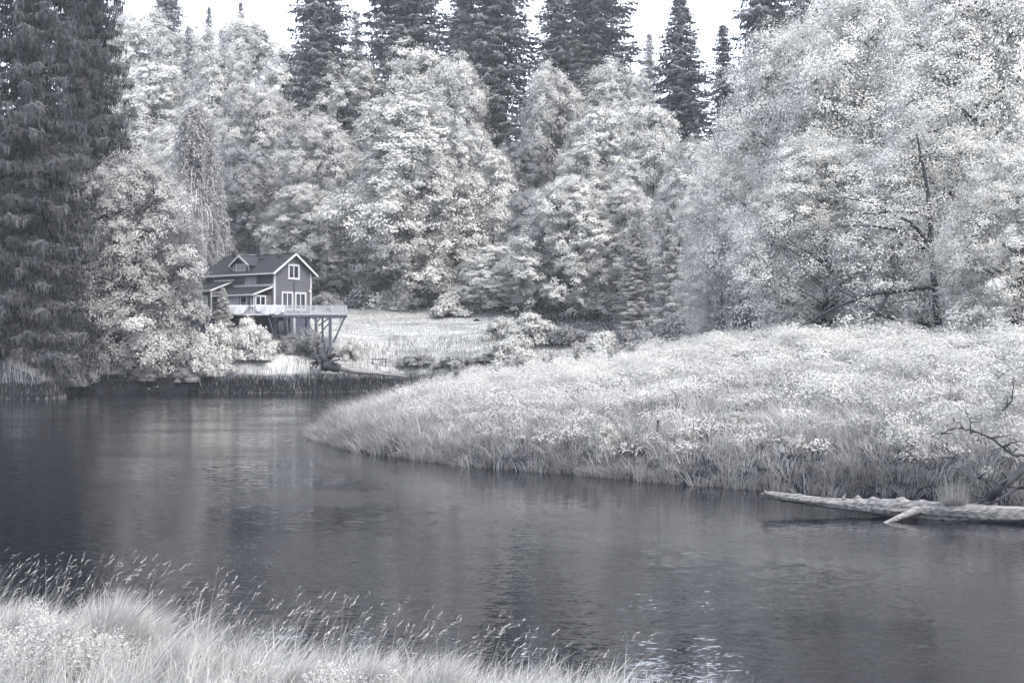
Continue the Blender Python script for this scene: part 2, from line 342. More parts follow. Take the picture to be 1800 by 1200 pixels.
# ------------------------------------------------------------------ conifers
def conifer(seed, H, Rr, step, per_level, tw, leaf, droop=.25, hang=0., base=.02, pw=.62, jag=.3, ratio=.3):
    rng = np.random.default_rng(seed); Pn = []; Dn = []; Nn = []; Vv = []; S = []; lim = Tubes(); tb = Tubes()
    tb.add(np.array([[0, 0, -1], [0, 0, H * .4], [.1, 0, H * .75], [0, 0, H]]), np.array([H * .013 + .05, H * .009 + .04, H * .004 + .03, .03]), 8)
    z = H * base; lev = 0
    while z < H - .3:
        t = z / H; L0 = Rr * min(1, (1 - t) ** pw * 1.08) * (1 + jag * .45 * math.sin(lev * .83 + seed) * math.sin(lev * .31 + 1)) + .15
        for b in range(per_level):
            a = lev * 1.1 + b * 6.283 / per_level + rng.normal(0, .25); Lb = L0 * rng.uniform(1 - jag, 1.12)
            if rng.random() < .1: continue
            n_ = max(int(Lb * tw), 3); u = np.linspace(.08, 1, n_)
            dr = droop * rng.uniform(.7, 1.3)
            x = u * Lb; zz = -dr * Lb * (1.35 * u ** 1.2 - .45 * u ** 3.0) + .12 * Lb * u
            ca, sa = math.cos(a), math.sin(a)
            ctr = np.column_stack([x * ca, x * sa, z + zz + rng.normal(0, .03, n_)])
            if b % 2 == 0 or t > .85: lim.add(ctr[[0, n_ // 2, -1]], np.array([.05 + .008 * Lb, .035, .012]), 3)
            side = np.array([-sa, ca, 0.]); fwd = np.array([ca, sa, 0.])
            bv = rng.uniform(.75, 1.2)
            for sgn in (-1, 1):
                wl = (.12 + .32 * Lb * (1 - u) ** .7 * np.clip(u * 3, .3, 1)) * rng.uniform(.7, 1.2, n_)
                m = 3
                q = np.tile(np.linspace(.15, 1, m), n_); ww = np.repeat(wl, m); cc = np.repeat(ctr, m, 0)
                pos = cc + side * sgn * (q * ww)[:, None] + fwd * (q * ww * .6)[:, None]
                pos[:, 2] -= q * ww * .35 + rng.random(len(q)) * .12
                pos += rng.normal(0, .06, pos.shape)
                Pn.append(pos); Dn.append(np.tile(side * sgn + fwd * .9 + np.array([0, 0, -.45]), (len(pos), 1)) + rng.normal(0, .3, pos.shape))
                Nn.append(np.tile([0, 0, 1.], (len(pos), 1)) + fwd * .5 + rng.normal(0, .45, pos.shape)); S.append(np.full(len(pos), leaf) * rng.uniform(.7, 1.3, len(pos)))
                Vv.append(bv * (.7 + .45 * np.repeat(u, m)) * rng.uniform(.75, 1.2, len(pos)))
                if hang > 0:
                    m2 = 2; cc = np.repeat(ctr, m2, 0); ww = np.repeat(wl, m2); q = rng.random(len(cc))
                    pos = cc + side * sgn * (q * ww * .9)[:, None]; hl = hang * rng.uniform(.5, 1.5, len(cc)); pos[:, 2] -= q * ww * .3 + hl * .5
                    Pn.append(pos); Dn.append(np.tile([0, 0, -1.], (len(pos), 1)) + rng.normal(0, .12, pos.shape)); Nn.append(np.tile(fwd, (len(pos), 1)) + rng.normal(0, .5, pos.shape))
                    S.append(hl); Vv.append(bv * rng.uniform(.7, 1.1, len(pos)))
        z += step * rng.uniform(.75, 1.25) * (1 - .45 * t); lev += 1
    Pn = np.concatenate(Pn); S = np.concatenate(S)
    Vx, k = leaves(Pn, S, np.concatenate(Nn), rng, False, ratio, np.concatenate(Dn))
    return mesh_np('crown', Vx, k, np.concatenate(Vv)), tb.mesh('trunk'), lim.mesh('limbs')

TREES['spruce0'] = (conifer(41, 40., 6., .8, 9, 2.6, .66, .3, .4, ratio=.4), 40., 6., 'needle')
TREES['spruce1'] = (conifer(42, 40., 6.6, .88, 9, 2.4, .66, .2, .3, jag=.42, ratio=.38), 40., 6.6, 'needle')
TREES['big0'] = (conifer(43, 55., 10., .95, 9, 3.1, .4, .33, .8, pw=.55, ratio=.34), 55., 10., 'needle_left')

def weeping(seed, H, Rr, n):
    rng = np.random.default_rng(seed); tb = Tubes(); tb.add(np.array([[0, 0, -1], [0, 0, H * .5], [.1, 0, H * .92]]), np.array([.42, .3, .08]), 8)
    Vs = []; vv = []; Pn = []; Nn = []
    for i in range(n):
        t = rng.random() ** .8; z = H * (.12 + .86 * t); a = rng.uniform(0, 6.283); Lb = Rr * (1 - t) ** .45 * rng.uniform(.45, 1.05) + .3
        hang = rng.uniform(.5, 1.3) * (1.2 + 5.5 * (1 - t) ** 1.3); m = 9; u = np.linspace(0, 1, m)
        x = Lb * np.sin(np.minimum(u * 1.9, 1.57)) ; zz = .14 * Lb * np.sin(u * 2.5) - hang * np.maximum(u - .3, 0) ** 1.4 * 1.4
        p = np.column_stack([x * math.cos(a), x * math.sin(a), z + zz]) + np.cumsum(rng.normal(0, .05, (m, 3)), 0)
        p[:, 2] = np.maximum(p[:, 2], .1); side = unit(np.cross(np.gradient(p, axis=0), rng.normal(size=3)[None]))
        wd = np.linspace(.07, .04, m)[:, None] * rng.uniform(.7, 1.4)
        A = p - side * wd; B = p + side * wd
        Vs.append(np.stack([A[:-1], B[:-1], B[1:], A[1:]], 1).reshape(-1, 3)); vv.append(np.full(m - 1, rng.uniform(.6, 1.3)))
        if t > .3 or rng.random() < .35:
            k = 20; Pn.append(p[rng.integers(1, m, k)] + rng.normal(0, .2, (k, 3))); Nn.append(rng.normal(size=(k, 3)) + np.array([0, 0, .6]))
    Pn = np.concatenate(Pn); q, k = leaves(Pn, .3, np.concatenate(Nn), rng, True, .5)
    return mesh_np('crown', np.concatenate(Vs + [q]), 4, np.concatenate(vv + [rng.uniform(.8, 1.5, len(Pn))])), tb.mesh('trunk'), None
TREES['weeping'] = (weeping(51, 22., 4.3, 1500), 22., 4.3, 'strand')

def bush(seed, Rr, H, lobes, per, leaf, low=0.):
    rng = np.random.default_rng(seed); Pn = []; Nn = []; Vv = []; tb = Tubes()
    for i in range(lobes):
        a = i * 2.4; ph = rng.uniform(low, 1.45); d = np.array([math.cos(a) * math.cos(ph), math.sin(a) * math.cos(ph), math.sin(ph)])
        c = d * np.array([Rr, Rr, H]) * rng.uniform(.45, .86); lr = Rr * rng.uniform(.2, .34)
        tb.add(np.array([[d[0] * .1, d[1] * .1, -.15], c * [.6, .6, .5], c]), np.array([.05, .03, .012]) * Rr / 2, 4)
        q = rng.normal(size=(per, 3)); q = unit(q + np.array([0, 0, .3]) + d * .4) * (rng.random((per, 1)) ** .35)
        lump = 1 + .35 * np.sin(q[:, :1] * 7 + i) * np.cos(q[:, 1:2] * 8)
        Pn.append(c + q * lr * lump * np.array([1, 1, .75])); Nn.append(q + np.array([0, 0, .5]) + rng.normal(0, .25, (per, 3)))
        Vv.append(rng.uniform(.8, 1.1) * rng.uniform(.75, 1.15, per))
    Pn = np.concatenate(Pn); Pn[:, 2] = np.abs(Pn[:, 2]); rngs = rng.uniform(.6, 1.3, len(Pn))
    q, k = leaves(Pn, leaf * rngs, np.concatenate(Nn), rng, True, .6)
    return mesh_np('foliage', q, k, np.concatenate(Vv)), tb.mesh('stems'), None
TREES['bush0'] = (bush(61, 3., 3., 34, 260, .27), 3., 3., 'leaf')
TREES['bush1'] = (bush(62, 3., 2.6, 30, 240, .27), 2.6, 3., 'leaf')
TREES['bush2'] = (bush(63, 3., 3.4, 44, 260, .24), 3.4, 3., 'leaf')

def plant(kind, name, label, cat, px, top, Y, hw, group=None, mat=None, rz=None, seed=[100], ground_z=None, sink=.2, tilt=0.):
    """stand a plant on the ground at photo column px and distance Y, its top at photo row top, hw half its width in photo pixels"""
    (crown, trunk, limbs), H0, R0, m0 = TREES[kind]; m0 = mat or m0
    x = (px - 900) / FPX * Y; gz = H1(x, Y) if ground_z is None else ground_z
    ztop = CAMZ + (HOR - top) / FPX * Y; seed[0] += 1; rnd = random.Random(seed[0])
    root = empty(name, (x, Y, gz - sink), rnd.uniform(0, 6.28) if rz is None else rz)
    s = hw / FPX * Y / R0; sz = max(ztop - gz + sink, .4) / H0
    if name == 'shrub': s = max(s, sz * .62)
    root.scale = (s, s, sz)
    if tilt: root.rotation_euler = (0, tilt, 0)
    tag(root, label, cat, group)
    small = name == 'shrub'
    def use(nm, me, mk):            # plants of one kind share mesh data; the material sits on the object
        if not me.materials: me.materials.append(M[mk])
        o = bpy.data.objects.new(nm, me); C.objects.link(o); o.parent = root
        o.material_slots[0].link = 'OBJECT'; o.material_slots[0].material = M[mk]
        return o
    use('foliage' if small else 'crown', crown, m0); use('stems' if small else 'trunk', trunk, 'bark')
    if limbs: use('limbs', limbs, 'bark')['kind'] = 'stuff'
    return root

SP = 'dark spruces rising behind the pale woods'; AL = 'pale broadleaf trees of the hillside wood'; RT = 'large pale trees on the right bank'
# far spruces
for kind, px, top, Y, hw, lab in [
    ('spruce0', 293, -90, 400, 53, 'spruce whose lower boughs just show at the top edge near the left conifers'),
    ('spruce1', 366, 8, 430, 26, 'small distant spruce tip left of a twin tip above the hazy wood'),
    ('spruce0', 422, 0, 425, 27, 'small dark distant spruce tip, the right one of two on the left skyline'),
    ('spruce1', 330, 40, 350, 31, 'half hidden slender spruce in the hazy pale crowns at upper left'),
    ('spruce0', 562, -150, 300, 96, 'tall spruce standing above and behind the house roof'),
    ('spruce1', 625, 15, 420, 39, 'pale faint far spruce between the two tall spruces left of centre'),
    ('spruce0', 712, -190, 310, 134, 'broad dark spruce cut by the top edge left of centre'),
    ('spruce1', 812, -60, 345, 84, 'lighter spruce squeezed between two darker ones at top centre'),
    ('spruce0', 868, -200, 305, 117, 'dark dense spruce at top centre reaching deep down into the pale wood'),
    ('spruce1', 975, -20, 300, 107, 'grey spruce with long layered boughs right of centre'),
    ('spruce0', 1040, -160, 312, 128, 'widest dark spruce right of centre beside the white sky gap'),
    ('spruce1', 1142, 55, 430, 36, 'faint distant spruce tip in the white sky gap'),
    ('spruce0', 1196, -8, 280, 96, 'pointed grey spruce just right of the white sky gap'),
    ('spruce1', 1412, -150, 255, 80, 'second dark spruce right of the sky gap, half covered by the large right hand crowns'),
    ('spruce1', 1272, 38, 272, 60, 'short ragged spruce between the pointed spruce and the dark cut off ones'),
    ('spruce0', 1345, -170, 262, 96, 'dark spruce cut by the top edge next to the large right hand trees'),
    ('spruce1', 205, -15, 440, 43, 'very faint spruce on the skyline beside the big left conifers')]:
    plant(kind, 'spruce_tree', lab, 'spruce', px, top, Y, hw, SP, 'strand' if 'faint' in lab or 'half hidden' in lab else None)  # faint far spruces take a paler material, distance haze put into the colour
# hanging grey conifer in the middle distance
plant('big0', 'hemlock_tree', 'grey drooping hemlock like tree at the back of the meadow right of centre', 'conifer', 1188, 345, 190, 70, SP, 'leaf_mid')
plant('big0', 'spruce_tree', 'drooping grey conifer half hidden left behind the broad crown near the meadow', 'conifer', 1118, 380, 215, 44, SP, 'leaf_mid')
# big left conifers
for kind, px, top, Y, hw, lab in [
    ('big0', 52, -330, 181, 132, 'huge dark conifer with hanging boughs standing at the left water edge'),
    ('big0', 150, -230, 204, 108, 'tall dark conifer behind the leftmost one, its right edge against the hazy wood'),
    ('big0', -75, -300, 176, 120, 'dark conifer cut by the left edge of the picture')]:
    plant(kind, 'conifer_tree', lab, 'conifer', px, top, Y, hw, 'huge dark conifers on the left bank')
plant('weeping', 'weeping_tree', 'narrow grey tree with long hanging mossy strands behind the left corner of the house', 'tree', 343, 180, 227, 70, rz=1.)
# broadleaf woods
for kind, px, top, Y, hw, lab in [
    ('far1', 235, 18, 385, 96, 'hazy pale crown on the skyline beside the big left conifers'),
    ('far2', 325, 52, 375, 90, 'hazy pale crown below the twin spruce tips'),
    ('far0', 450, 28, 370, 92, 'hazy pale domed crown left of the spruce behind the house'),
    ('far4', 510, 80, 350, 80, 'hazy pale crown just left of the spruce behind the house, lower than the dome'),
    ('far3', 262, 110, 320, 86, 'pale crown with bare dark stems above the left waterside tree'),
    ('far1', 392, 92, 315, 85, 'pale crown directly above the tree with hanging strands'),
    ('far2', 465, 150, 290, 85, 'pale crown at mid height over the left half of the house'),
    ('far0', 300, 215, 262, 75, 'pale narrow crown wedged between left waterside tree and hanging strands'),
    ('far4', 440, 262, 262, 70, 'pale lower crown right over the house ridge'),
    ('far1', 620, 108, 300, 101, 'large pale crown below the broad dark spruce left of centre'),
    ('far4', 745, 92, 298, 96, 'pale rounded crown whose top touches the foot of the broad dark spruce'),
    ('far0', 815, 100, 290, 78, 'pale rounded crown left of the dark centre spruce'),
    ('far2', 568, 205, 268, 86, 'pale leaning crown to the left of the biggest central tree'),
    ('far3', 704, 168, 252, 129, 'biggest bright domed tree in the middle of the wood'),
    ('far1', 832, 232, 262, 78, 'bright crown at the right shoulder of the biggest central tree'),
    ('far2', 528, 320, 252, 75, 'pale tree whose boughs hang just right of the house gable'),
    ('far4', 900, 250, 278, 72, 'dull pale crown behind the gap below the centre spruce'),
    ('far0', 985, 112, 286, 75, 'slender bright crown in front of the grey spruce right of centre'),
    ('far1', 1080, 118, 296, 96, 'pale crown climbing up to the white sky gap'),
    ('far3', 1050, 190, 272, 80, 'pointed pale crown below the widest dark spruce'),
    ('far4', 1150, 190, 250, 82, 'pale crown below the pointed grey spruce'),
    ('far2', 940, 330, 246, 70, 'dim pale crown between the biggest tree and the egg shaped one'),
    ('far0', 982, 306, 231, 89, 'bright egg shaped tree at the right end of the lawn'),
    ('far4', 1090, 330, 232, 80, 'pale crown to the right of the egg shaped tree'),
    ('far1', 1225, 250, 215, 85, 'pale crown at the left foot of the large right hand trees'),
    ('far3', 770, 372, 256, 70, 'low pale tree over the right part of the lawn'),
    ('far2', 630, 385, 258, 66, 'low pale tree over the upper left of the lawn'),
    ('far0', 880, 430, 240, 62, 'small round tree above the black disc on the lawn')]:
    plant(kind, 'broadleaf_tree', lab, 'tree', px, top, Y, hw, AL, 'leaf_dim' if any(k in lab for k in ('ridge', 'dull', 'dim pale')) else 'leaf_mid' if any(k in lab for k in ('wedged', 'leaning', 'right of the egg', 'mid height')) else None)  # crowns in the gaps get duller leaves: the gap shade is painted in
plant('left', 'broadleaf_tree', 'wide pale tree overhanging the water left of the house', 'tree', 222, 262, 199, 118, ground_z=1.8, mat='leaf_mid')
plant('left', 'broadleaf_tree', 'lower half of foliage mass between left waterside tree and house, leaning over the bank', 'tree', 290, 415, 200, 54, ground_z=1.6, mat='leaf_mid')
for kind, px, top, Y, hw, lab in [
    ('near2', 1478, -45, 138, 112, 'pale tree just right of the dark spruces, behind the large crown'),
    ('near1', 1660, -90, 142, 150, 'pale tall tree filling the background between the two tallest right hand crowns'),
    ('near0', 1395, 45, 128, 168, 'large pale tree whose left crown edge borders the spruces on the right'),
    ('near1', 1560, -60, 118, 175, 'tall pale tree reaching above the top edge, second from the right edge'),
    ('near2', 1745, -110, 98, 205, 'tallest pale tree at the right edge with a dark trunk showing through'),
    ('near1', 1290, 255, 150, 92, 'pale mid height tree at the left end of the right bank woods'),
    ('near0', 1460, 240, 104, 150, 'pale spreading tree with bare arching limbs above the right bank'),
    ('near2', 1640, 210, 96, 150, 'pale tree in the middle of the right hand crowns, before the dark trunk'),
    ('near1', 1790, 260, 84, 150, 'nearest pale tree, cut by the right edge above the bank'),
    ('near2', 1275, 400, 130, 66, 'small pale tree with fan of bare branches left of the right bank woods')]:
    plant(kind, 'broadleaf_tree', lab, 'tree', px, top, Y, hw, RT)
# shrubs along the edges of wood and lawn
SH = 'shrubs at the edge of wood and meadow'
plant('spruce1', 'young_tree', 'slender bright white sapling in front of the porch windows', 'sapling', 392, 504, 204, 24, mat='weed')
for kind, px, top, Y, hw, mat, lab in [
    ('bush0', 880, 556, 216, 40, 'leaf', 'pale shrub just right of the black disc on the lawn'),
    ('bush2', 930, 548, 212, 54, 'leaf', 'bright loose shrub below the egg shaped tree'),
    ('bush1', 905, 590, 205, 46, 'leaf', 'spreading low shrub below the bright loose one'),
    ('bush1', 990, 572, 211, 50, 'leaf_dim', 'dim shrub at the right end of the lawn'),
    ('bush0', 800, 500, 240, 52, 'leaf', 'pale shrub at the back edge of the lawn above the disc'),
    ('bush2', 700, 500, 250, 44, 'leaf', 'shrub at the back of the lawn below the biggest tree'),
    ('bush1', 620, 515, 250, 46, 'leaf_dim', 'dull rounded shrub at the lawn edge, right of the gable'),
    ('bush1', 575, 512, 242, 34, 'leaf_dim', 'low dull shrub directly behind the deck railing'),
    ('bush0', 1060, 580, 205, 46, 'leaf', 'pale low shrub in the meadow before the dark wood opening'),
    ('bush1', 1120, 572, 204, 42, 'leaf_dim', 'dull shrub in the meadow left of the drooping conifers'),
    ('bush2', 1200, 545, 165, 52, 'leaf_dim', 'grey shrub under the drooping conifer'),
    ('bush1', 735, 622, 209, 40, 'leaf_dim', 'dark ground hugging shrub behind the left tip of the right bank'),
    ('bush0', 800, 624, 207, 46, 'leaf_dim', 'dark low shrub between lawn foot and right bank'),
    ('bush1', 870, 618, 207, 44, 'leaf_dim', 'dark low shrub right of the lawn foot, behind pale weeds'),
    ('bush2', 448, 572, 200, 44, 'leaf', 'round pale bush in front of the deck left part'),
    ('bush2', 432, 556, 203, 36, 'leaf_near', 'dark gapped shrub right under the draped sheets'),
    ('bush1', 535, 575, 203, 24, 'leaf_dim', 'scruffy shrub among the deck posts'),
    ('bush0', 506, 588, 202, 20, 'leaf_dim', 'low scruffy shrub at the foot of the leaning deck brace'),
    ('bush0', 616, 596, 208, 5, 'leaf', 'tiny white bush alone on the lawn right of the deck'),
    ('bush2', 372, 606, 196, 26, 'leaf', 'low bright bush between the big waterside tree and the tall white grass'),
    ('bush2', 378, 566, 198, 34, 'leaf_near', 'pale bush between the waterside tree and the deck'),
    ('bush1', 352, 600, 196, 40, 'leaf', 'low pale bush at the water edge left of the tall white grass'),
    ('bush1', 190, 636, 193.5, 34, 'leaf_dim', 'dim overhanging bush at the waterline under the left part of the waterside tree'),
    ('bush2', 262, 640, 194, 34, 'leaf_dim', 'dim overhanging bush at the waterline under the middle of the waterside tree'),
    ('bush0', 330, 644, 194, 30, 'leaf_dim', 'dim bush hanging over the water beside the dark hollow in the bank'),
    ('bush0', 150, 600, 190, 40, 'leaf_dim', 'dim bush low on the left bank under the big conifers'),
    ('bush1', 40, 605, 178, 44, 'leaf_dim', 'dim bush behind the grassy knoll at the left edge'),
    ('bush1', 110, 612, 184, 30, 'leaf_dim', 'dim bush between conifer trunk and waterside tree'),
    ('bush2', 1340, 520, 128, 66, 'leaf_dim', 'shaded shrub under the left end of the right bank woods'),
    ('bush0', 1480, 500, 112, 90, 'leaf_near', 'broad shrub below arching bare limbs'),
    ('bush1', 1620, 480, 104, 90, 'leaf_near', 'broad shrub below the middle right crowns'),
    ('bush2', 1760, 470, 96, 100, 'leaf_near', 'broad shrub at right edge behind the bank')]:
    plant(kind, 'shrub', lab, 'shrub', px, top, Y, hw, SH, mat)
print('trees done')
#@@PART2
# ------------------------------------------------------------------ the house
FLOOR = 11.1
O = P(482, 534, 212); house = empty('house', (O.x, O.y, FLOOR), R(54))
tag(house, 'two storey grey clapboard house with dark gable roof, dormer and white trim above the river', 'house')
Wd, Ln, EZ, RZ = 7.8, 14.8, 6.2, 9.35; OH = .8; SL = (RZ - EZ) / (Wd / 2 + OH); WT = EZ + OH * SL
FL = Wd / 2
def roofz(x): return RZ - abs(x - FL) * SL
core = MB()      # wall body behind the boards, basement below
core.box(.03, Wd - .03, .03, Ln - .03, 0.0, WT - .12)
b = len(core.v); core.v += [(.03, .03, WT - .12), (Wd - .03, .03, WT - .12), (FL, .03, RZ - .15), (.03, Ln - .03, WT - .12), (Wd - .03, Ln - .03, WT - .12), (FL, Ln - .03, RZ - .15)]
core.f += [(b, b + 1, b + 2), (b + 5, b + 4, b + 3)]
core.build('wall', M['siding'], house)
bs = MB(); bs.box(.1, Wd - .1, .1, Ln - .1, -5, -.05); bs.build('basement_wall', M['stucco'], house)
# gable clapboards, clipped by the rake
def boards(name, run, mat=M['siding'], step=.2):
    m = MB()
    run(m, step); o = m.build(name, mat, house); o['kind'] = 'stuff'; return o
def gable_run(m, st):
    z = 0
    while z < RZ - .3:
        z1 = z + st; hx = Wd / 2 if z1 < WT else (RZ - .12 - z1) / SL
        if hx <= .1: break
        m.hexa([(FL - hx, -.035, z), (FL + hx, -.035, z), (FL + hx, .03, z), (FL - hx, .03, z), (FL - hx, -.004, z1), (FL + hx, -.004, z1), (FL + hx, .03, z1), (FL - hx, .03, z1)]); z = z1
boards('clapboards', gable_run)
def long_run(m, st):
    z = 0
    while z < WT - .25:
        z1 = z + st
        m.hexa([(-.035, 0, z), (.03, 0, z), (.03, Ln, z), (-.035, Ln, z), (-.004, 0, z1), (.03, 0, z1), (.03, Ln, z1), (-.004, Ln, z1)]); z = z1
boards('clapboards', long_run)
# main roof: two slabs, rows of shingles as thin courses
def slab(x0, z0, x1, z1, y0, y1, th=.16):
    m = MB(); m.hexa([(x0, y0, z0 - th), (x1, y0, z1 - th), (x1, y1, z1 - th), (x0, y1, z0 - th), (x0, y0, z0), (x1, y0, z1), (x1, y1, z1), (x0, y1, z0)]); return m
def courses(m, x0, z0, x1, z1, y0, y1, n):
    for i in range(n):
        a, b = i / n, (i + 1) / n; xa, xb = x0 + (x1 - x0) * a, x0 + (x1 - x0) * b; za, zb = z0 + (z1 - z0) * a, z0 + (z1 - z0) * b
        m.hexa([(xa, y0, za), (xb, y0, zb), (xb, y1, zb), (xa, y1, za), (xa, y0, za + .05), (xb, y0, zb + .012), (xb, y1, zb + .012), (xa, y1, za + .05)])
RO = .65
for sgn in (-1, 1):
    xe = FL + sgn * (FL + OH)
    rm = slab(xe, EZ, FL, RZ, -RO, Ln + RO); rf = rm.build('roof', M['shingle'], house)
    m = MB(); courses(m, xe, EZ + .002, FL, RZ + .002, -RO + .01, Ln + RO - .01, 22); o = m.build('shingles', M['shingle'], rf); o['kind'] = 'stuff'
    m = MB(); m.bar((xe, -RO - .04, EZ - .12), (FL, -RO - .04, RZ - .12 + .0), .3, .06); m.build('rake_board', M['white'], house)
    m = MB(); m.box(min(xe, xe + sgn * .12), max(xe, xe + sgn * .12), -RO, Ln + RO, EZ - .2, EZ + .03); m.build('gutter', M['white'], house)
m = MB(); m.bar((FL, -RO, RZ + .05), (FL, Ln + RO, RZ + .05), .3, .06); m.build('ridge_cap', M['shingle'], house)
for (x0, x1, y0, y1) in [(-.06, .2, -.06, 0), (-.06, 0, 0, .2), (Wd - .2, Wd + .06, -.06, 0)]:
    m = MB(); m.box(x0, x1, y0, y1, -.1, WT - .3); m.build('corner_board', M['white'], house)
m = MB(); m.box(-.055, -.035, .2, Ln, WT - .45, WT - .2); m.build('frieze_board', M['white'], house)

def window(w, h, panes, fr=.16, sash=.09, glassmat='glass', mull=None):
    """a window in its own plane: local x along, z up, facing -y; origin at lower left corner"""
    ox = MB()
    ox.box(-fr, w + fr, -.1, 0, -fr, 0); ox.box(-fr, w + fr, -.1, 0, h, h + fr); ox.box(-fr, 0, -.1, 0, 0, h); ox.box(w, w + fr, -.1, 0, 0, h)
    f = ox.build('window', M['white'], house)
    sw = w / panes
    for i in range(panes):
        s = MB(); a, b = i * sw, (i + 1) * sw
        s.box(a, a + sash, -.07, -.01, 0, h); s.box(b - sash, b, -.07, -.01, 0, h); s.box(a + sash, b - sash, -.07, -.01, 0, sash); s.box(a + sash, b - sash, -.07, -.01, h - sash, h)
        if mull: s.box(a + sash, b - sash, -.07, -.01, h * mull - .04, h * mull + .04)
        s.build('sash', M['white'], f)
        g = MB(); g.box(a + sash, b - sash, -.045, -.03, sash, h - sash); g.build('pane', M[glassmat], f)
    return f
def on_gable(x, z, w, h, *a, **k):
    f = window(w, h, *a, **k); f.location = (x, -.036, z); return f
def on_long(y, z, w, h, xw=0, *a, **k):       # y: the end nearer the corner; faces -x
    f = window(w, h, *a, **k); f.rotation_euler = (0, 0, -R(90)); f.location = (xw - .036, y + w, z); return f
on_gable(3.0, 5.62, 2.0, 1.9, 2, fr=.22)
on_gable(1.65, .95, 2.0, 2.4, 2, fr=.2); on_gable(4.45, .95, 2.0, 2.4, 2, fr=.2)
m = MB(); m.box(4.0, 4.08, -.12, -.05, 3.3, 5.1); m.build('conduit', M['dark'], house)
m = MB(); m.box(7.2, 7.5, -.2, -.04, 3.6, 3.95); m.build('meter_box', M['white'], house)
# plastic sheet nailed on the long wall
m = MB()
for i in range(8):
    a, b = i / 8, (i + 1) / 8; f = lambda q, z: (-.06 - .03 * math.sin(q * 14), 3.75 + 2.2 * q - (1 - z) * 0.0 + (q > .8) * (1 - z) * .35, 4.45 + z * 1.45)
    m.hexa([f(a, 0), (-.045, *f(a, 0)[1:]), (-.045, *f(b, 0)[1:]), f(b, 0), f(a, 1), (-.045, *f(a, 1)[1:]), (-.045, *f(b, 1)[1:]), f(b, 1)])
m.build('plastic_sheet', M['curtain'], house)
# dormer
yc, dw, xf, dz, de, db = 7.2, 1.65, .1, 9.1, 7.85, 6.7
m = MB(); m.box(xf + .02, 3.2, yc - dw, yc + dw, db, de - .05)
b = len(m.v); m.v += [(xf + .02, yc - dw, de - .05), (xf + .02, yc + dw, de - .05), (xf + .02, yc, dz - .15)]; m.f.append((b, b + 2, b + 1))
dorm = m.build('dormer', M['siding'], house)
for sgn in (-1, 1):
    m = MB(); ye = yc + sgn * (dw + .5); ze = dz - (dz - de) * (dw + .5) / dw + .1
    m.hexa([(xf - .55, yc, dz - .12), (xf - .55, ye, ze - .12), (3.4, ye, ze - .12), (3.4, yc, dz - .12), (xf - .55, yc, dz), (xf - .55, ye, ze), (3.4, ye, ze), (3.4, yc, dz)])
    m.build('roof', M['shingle'], dorm)
    m = MB(); m.bar((xf - .6, yc, dz - .08), (xf - .6, ye, ze - .08), .08, .24); o = m.build('rake_board', M['white'], dorm)
m = MB(); m.box(xf - .12, xf + .02, yc - dw - .15, yc + dw + .15, db - .22, db - .02); m.build('sill', M['white'], dorm)
for s in (-1, 1):
    m = MB(); m.box(xf - .04, xf + .02, yc + s * dw - .1, yc + s * dw + .1, db, de - .1); m.build('corner_board', M['white'], dorm)
f = on_long(yc - 1.0, db + .12, 2.0, .9, xf + .0, 2, fr=.15, sash=.07)
for (yv, xv) in [(9.0, 2.9), (5.2, 2.5), (2.0, 3.0)]:
    m = MB(); z = roofz(xv); m.hexa([(xv - .25, yv - .3, z), (xv + .25, yv - .3, z + .2), (xv + .25, yv + .3, z + .2), (xv - .25, yv + .3, z), (xv - .2, yv - .25, z + .3), (xv + .2, yv - .25, z + .42), (xv + .2, yv + .25, z + .42), (xv - .2, yv + .25, z + .3)])
    m.build('roof_vent', M['dark'], house)
m = MB(); m.box(FL + .3, FL + 1.0, 8.2, 8.9, RZ - 1.2, RZ + 1.5); m.box(FL + .22, FL + 1.08, 8.12, 8.98, RZ + 1.5, RZ + 1.7); ch = m.build('chimney', M['dark'], house)
m = MB(); m.bar((FL - .1, 9.3, RZ + .12), (FL - .1, 7.9, RZ + .12), .2, .1); m.build('flashing', M['white'], house)
# porch roof and enclosed porch
def shed(y0, y1, xo, ztop, zlow):
    s = slab(xo, zlow, 0, ztop, y0, y1, .14); rf = s.build('porch_roof', M['shingle'], house)
    m = MB(); courses(m, xo, zlow + .002, -.01, ztop + .002, y0 + .01, y1 - .01, 12); o = m.build('shingles', M['shingle'], rf); o['kind'] = 'stuff'
    m = MB(); m.bar((xo, y0 - .04, zlow - .07), (0, y0 - .04, ztop - .07), .24, .06); m.build('rake_board', M['white'], rf)
    m = MB(); m.box(xo - .12, xo, y0, y1, zlow - .2, zlow + .03); m.build('gutter', M['white'], rf)
    return rf
pr_ = shed(.2, 8.9, -4.1, 4.3, 2.95)
m = MB(); m.box(-.16, -.036, .0, 8.6, 4.3, 4.62); m.build('trim_band', M['white'], house)
shed(8.95, 13.2, -4.5, 5.25, 3.75)
m = MB(); m.box(-.5, -.036, 8.4, 12.6, 5.25, 5.5); m.build('trim_band', M['white'], house)
m = MB(); m.box(-3.7, -.04, .5, 8.6, 0, 2.85); m.build('porch_wall', M['siding'], house)
m = MB(); m.box(-4.1, -.04, 8.95, 13, 0, 3.6); m.build('porch_wall', M['siding'], house)
for (x, y) in [(-3.85, .9), (-3.85, .36), (-4.3, 9.0), (-4.3, 12.9)]:
    m = MB(); m.box(x, x + .14, y, y + .14, 0, 2.8 if y < 8.9 else 3.55); m.build('porch_post', M['white'], house)
on_long(3.75, 1.0, 2.4, 1.75, -3.7, 3, fr=.14, glassmat='curtain', mull=.5)
on_long(1.95, .75, 1.2, 2.0, -3.7, 1, fr=.16, mull=.45)
f = window(1.9, 2.0, 2, fr=.14, mull=.35); f.location = (-3.35, .5 - .036, .7)
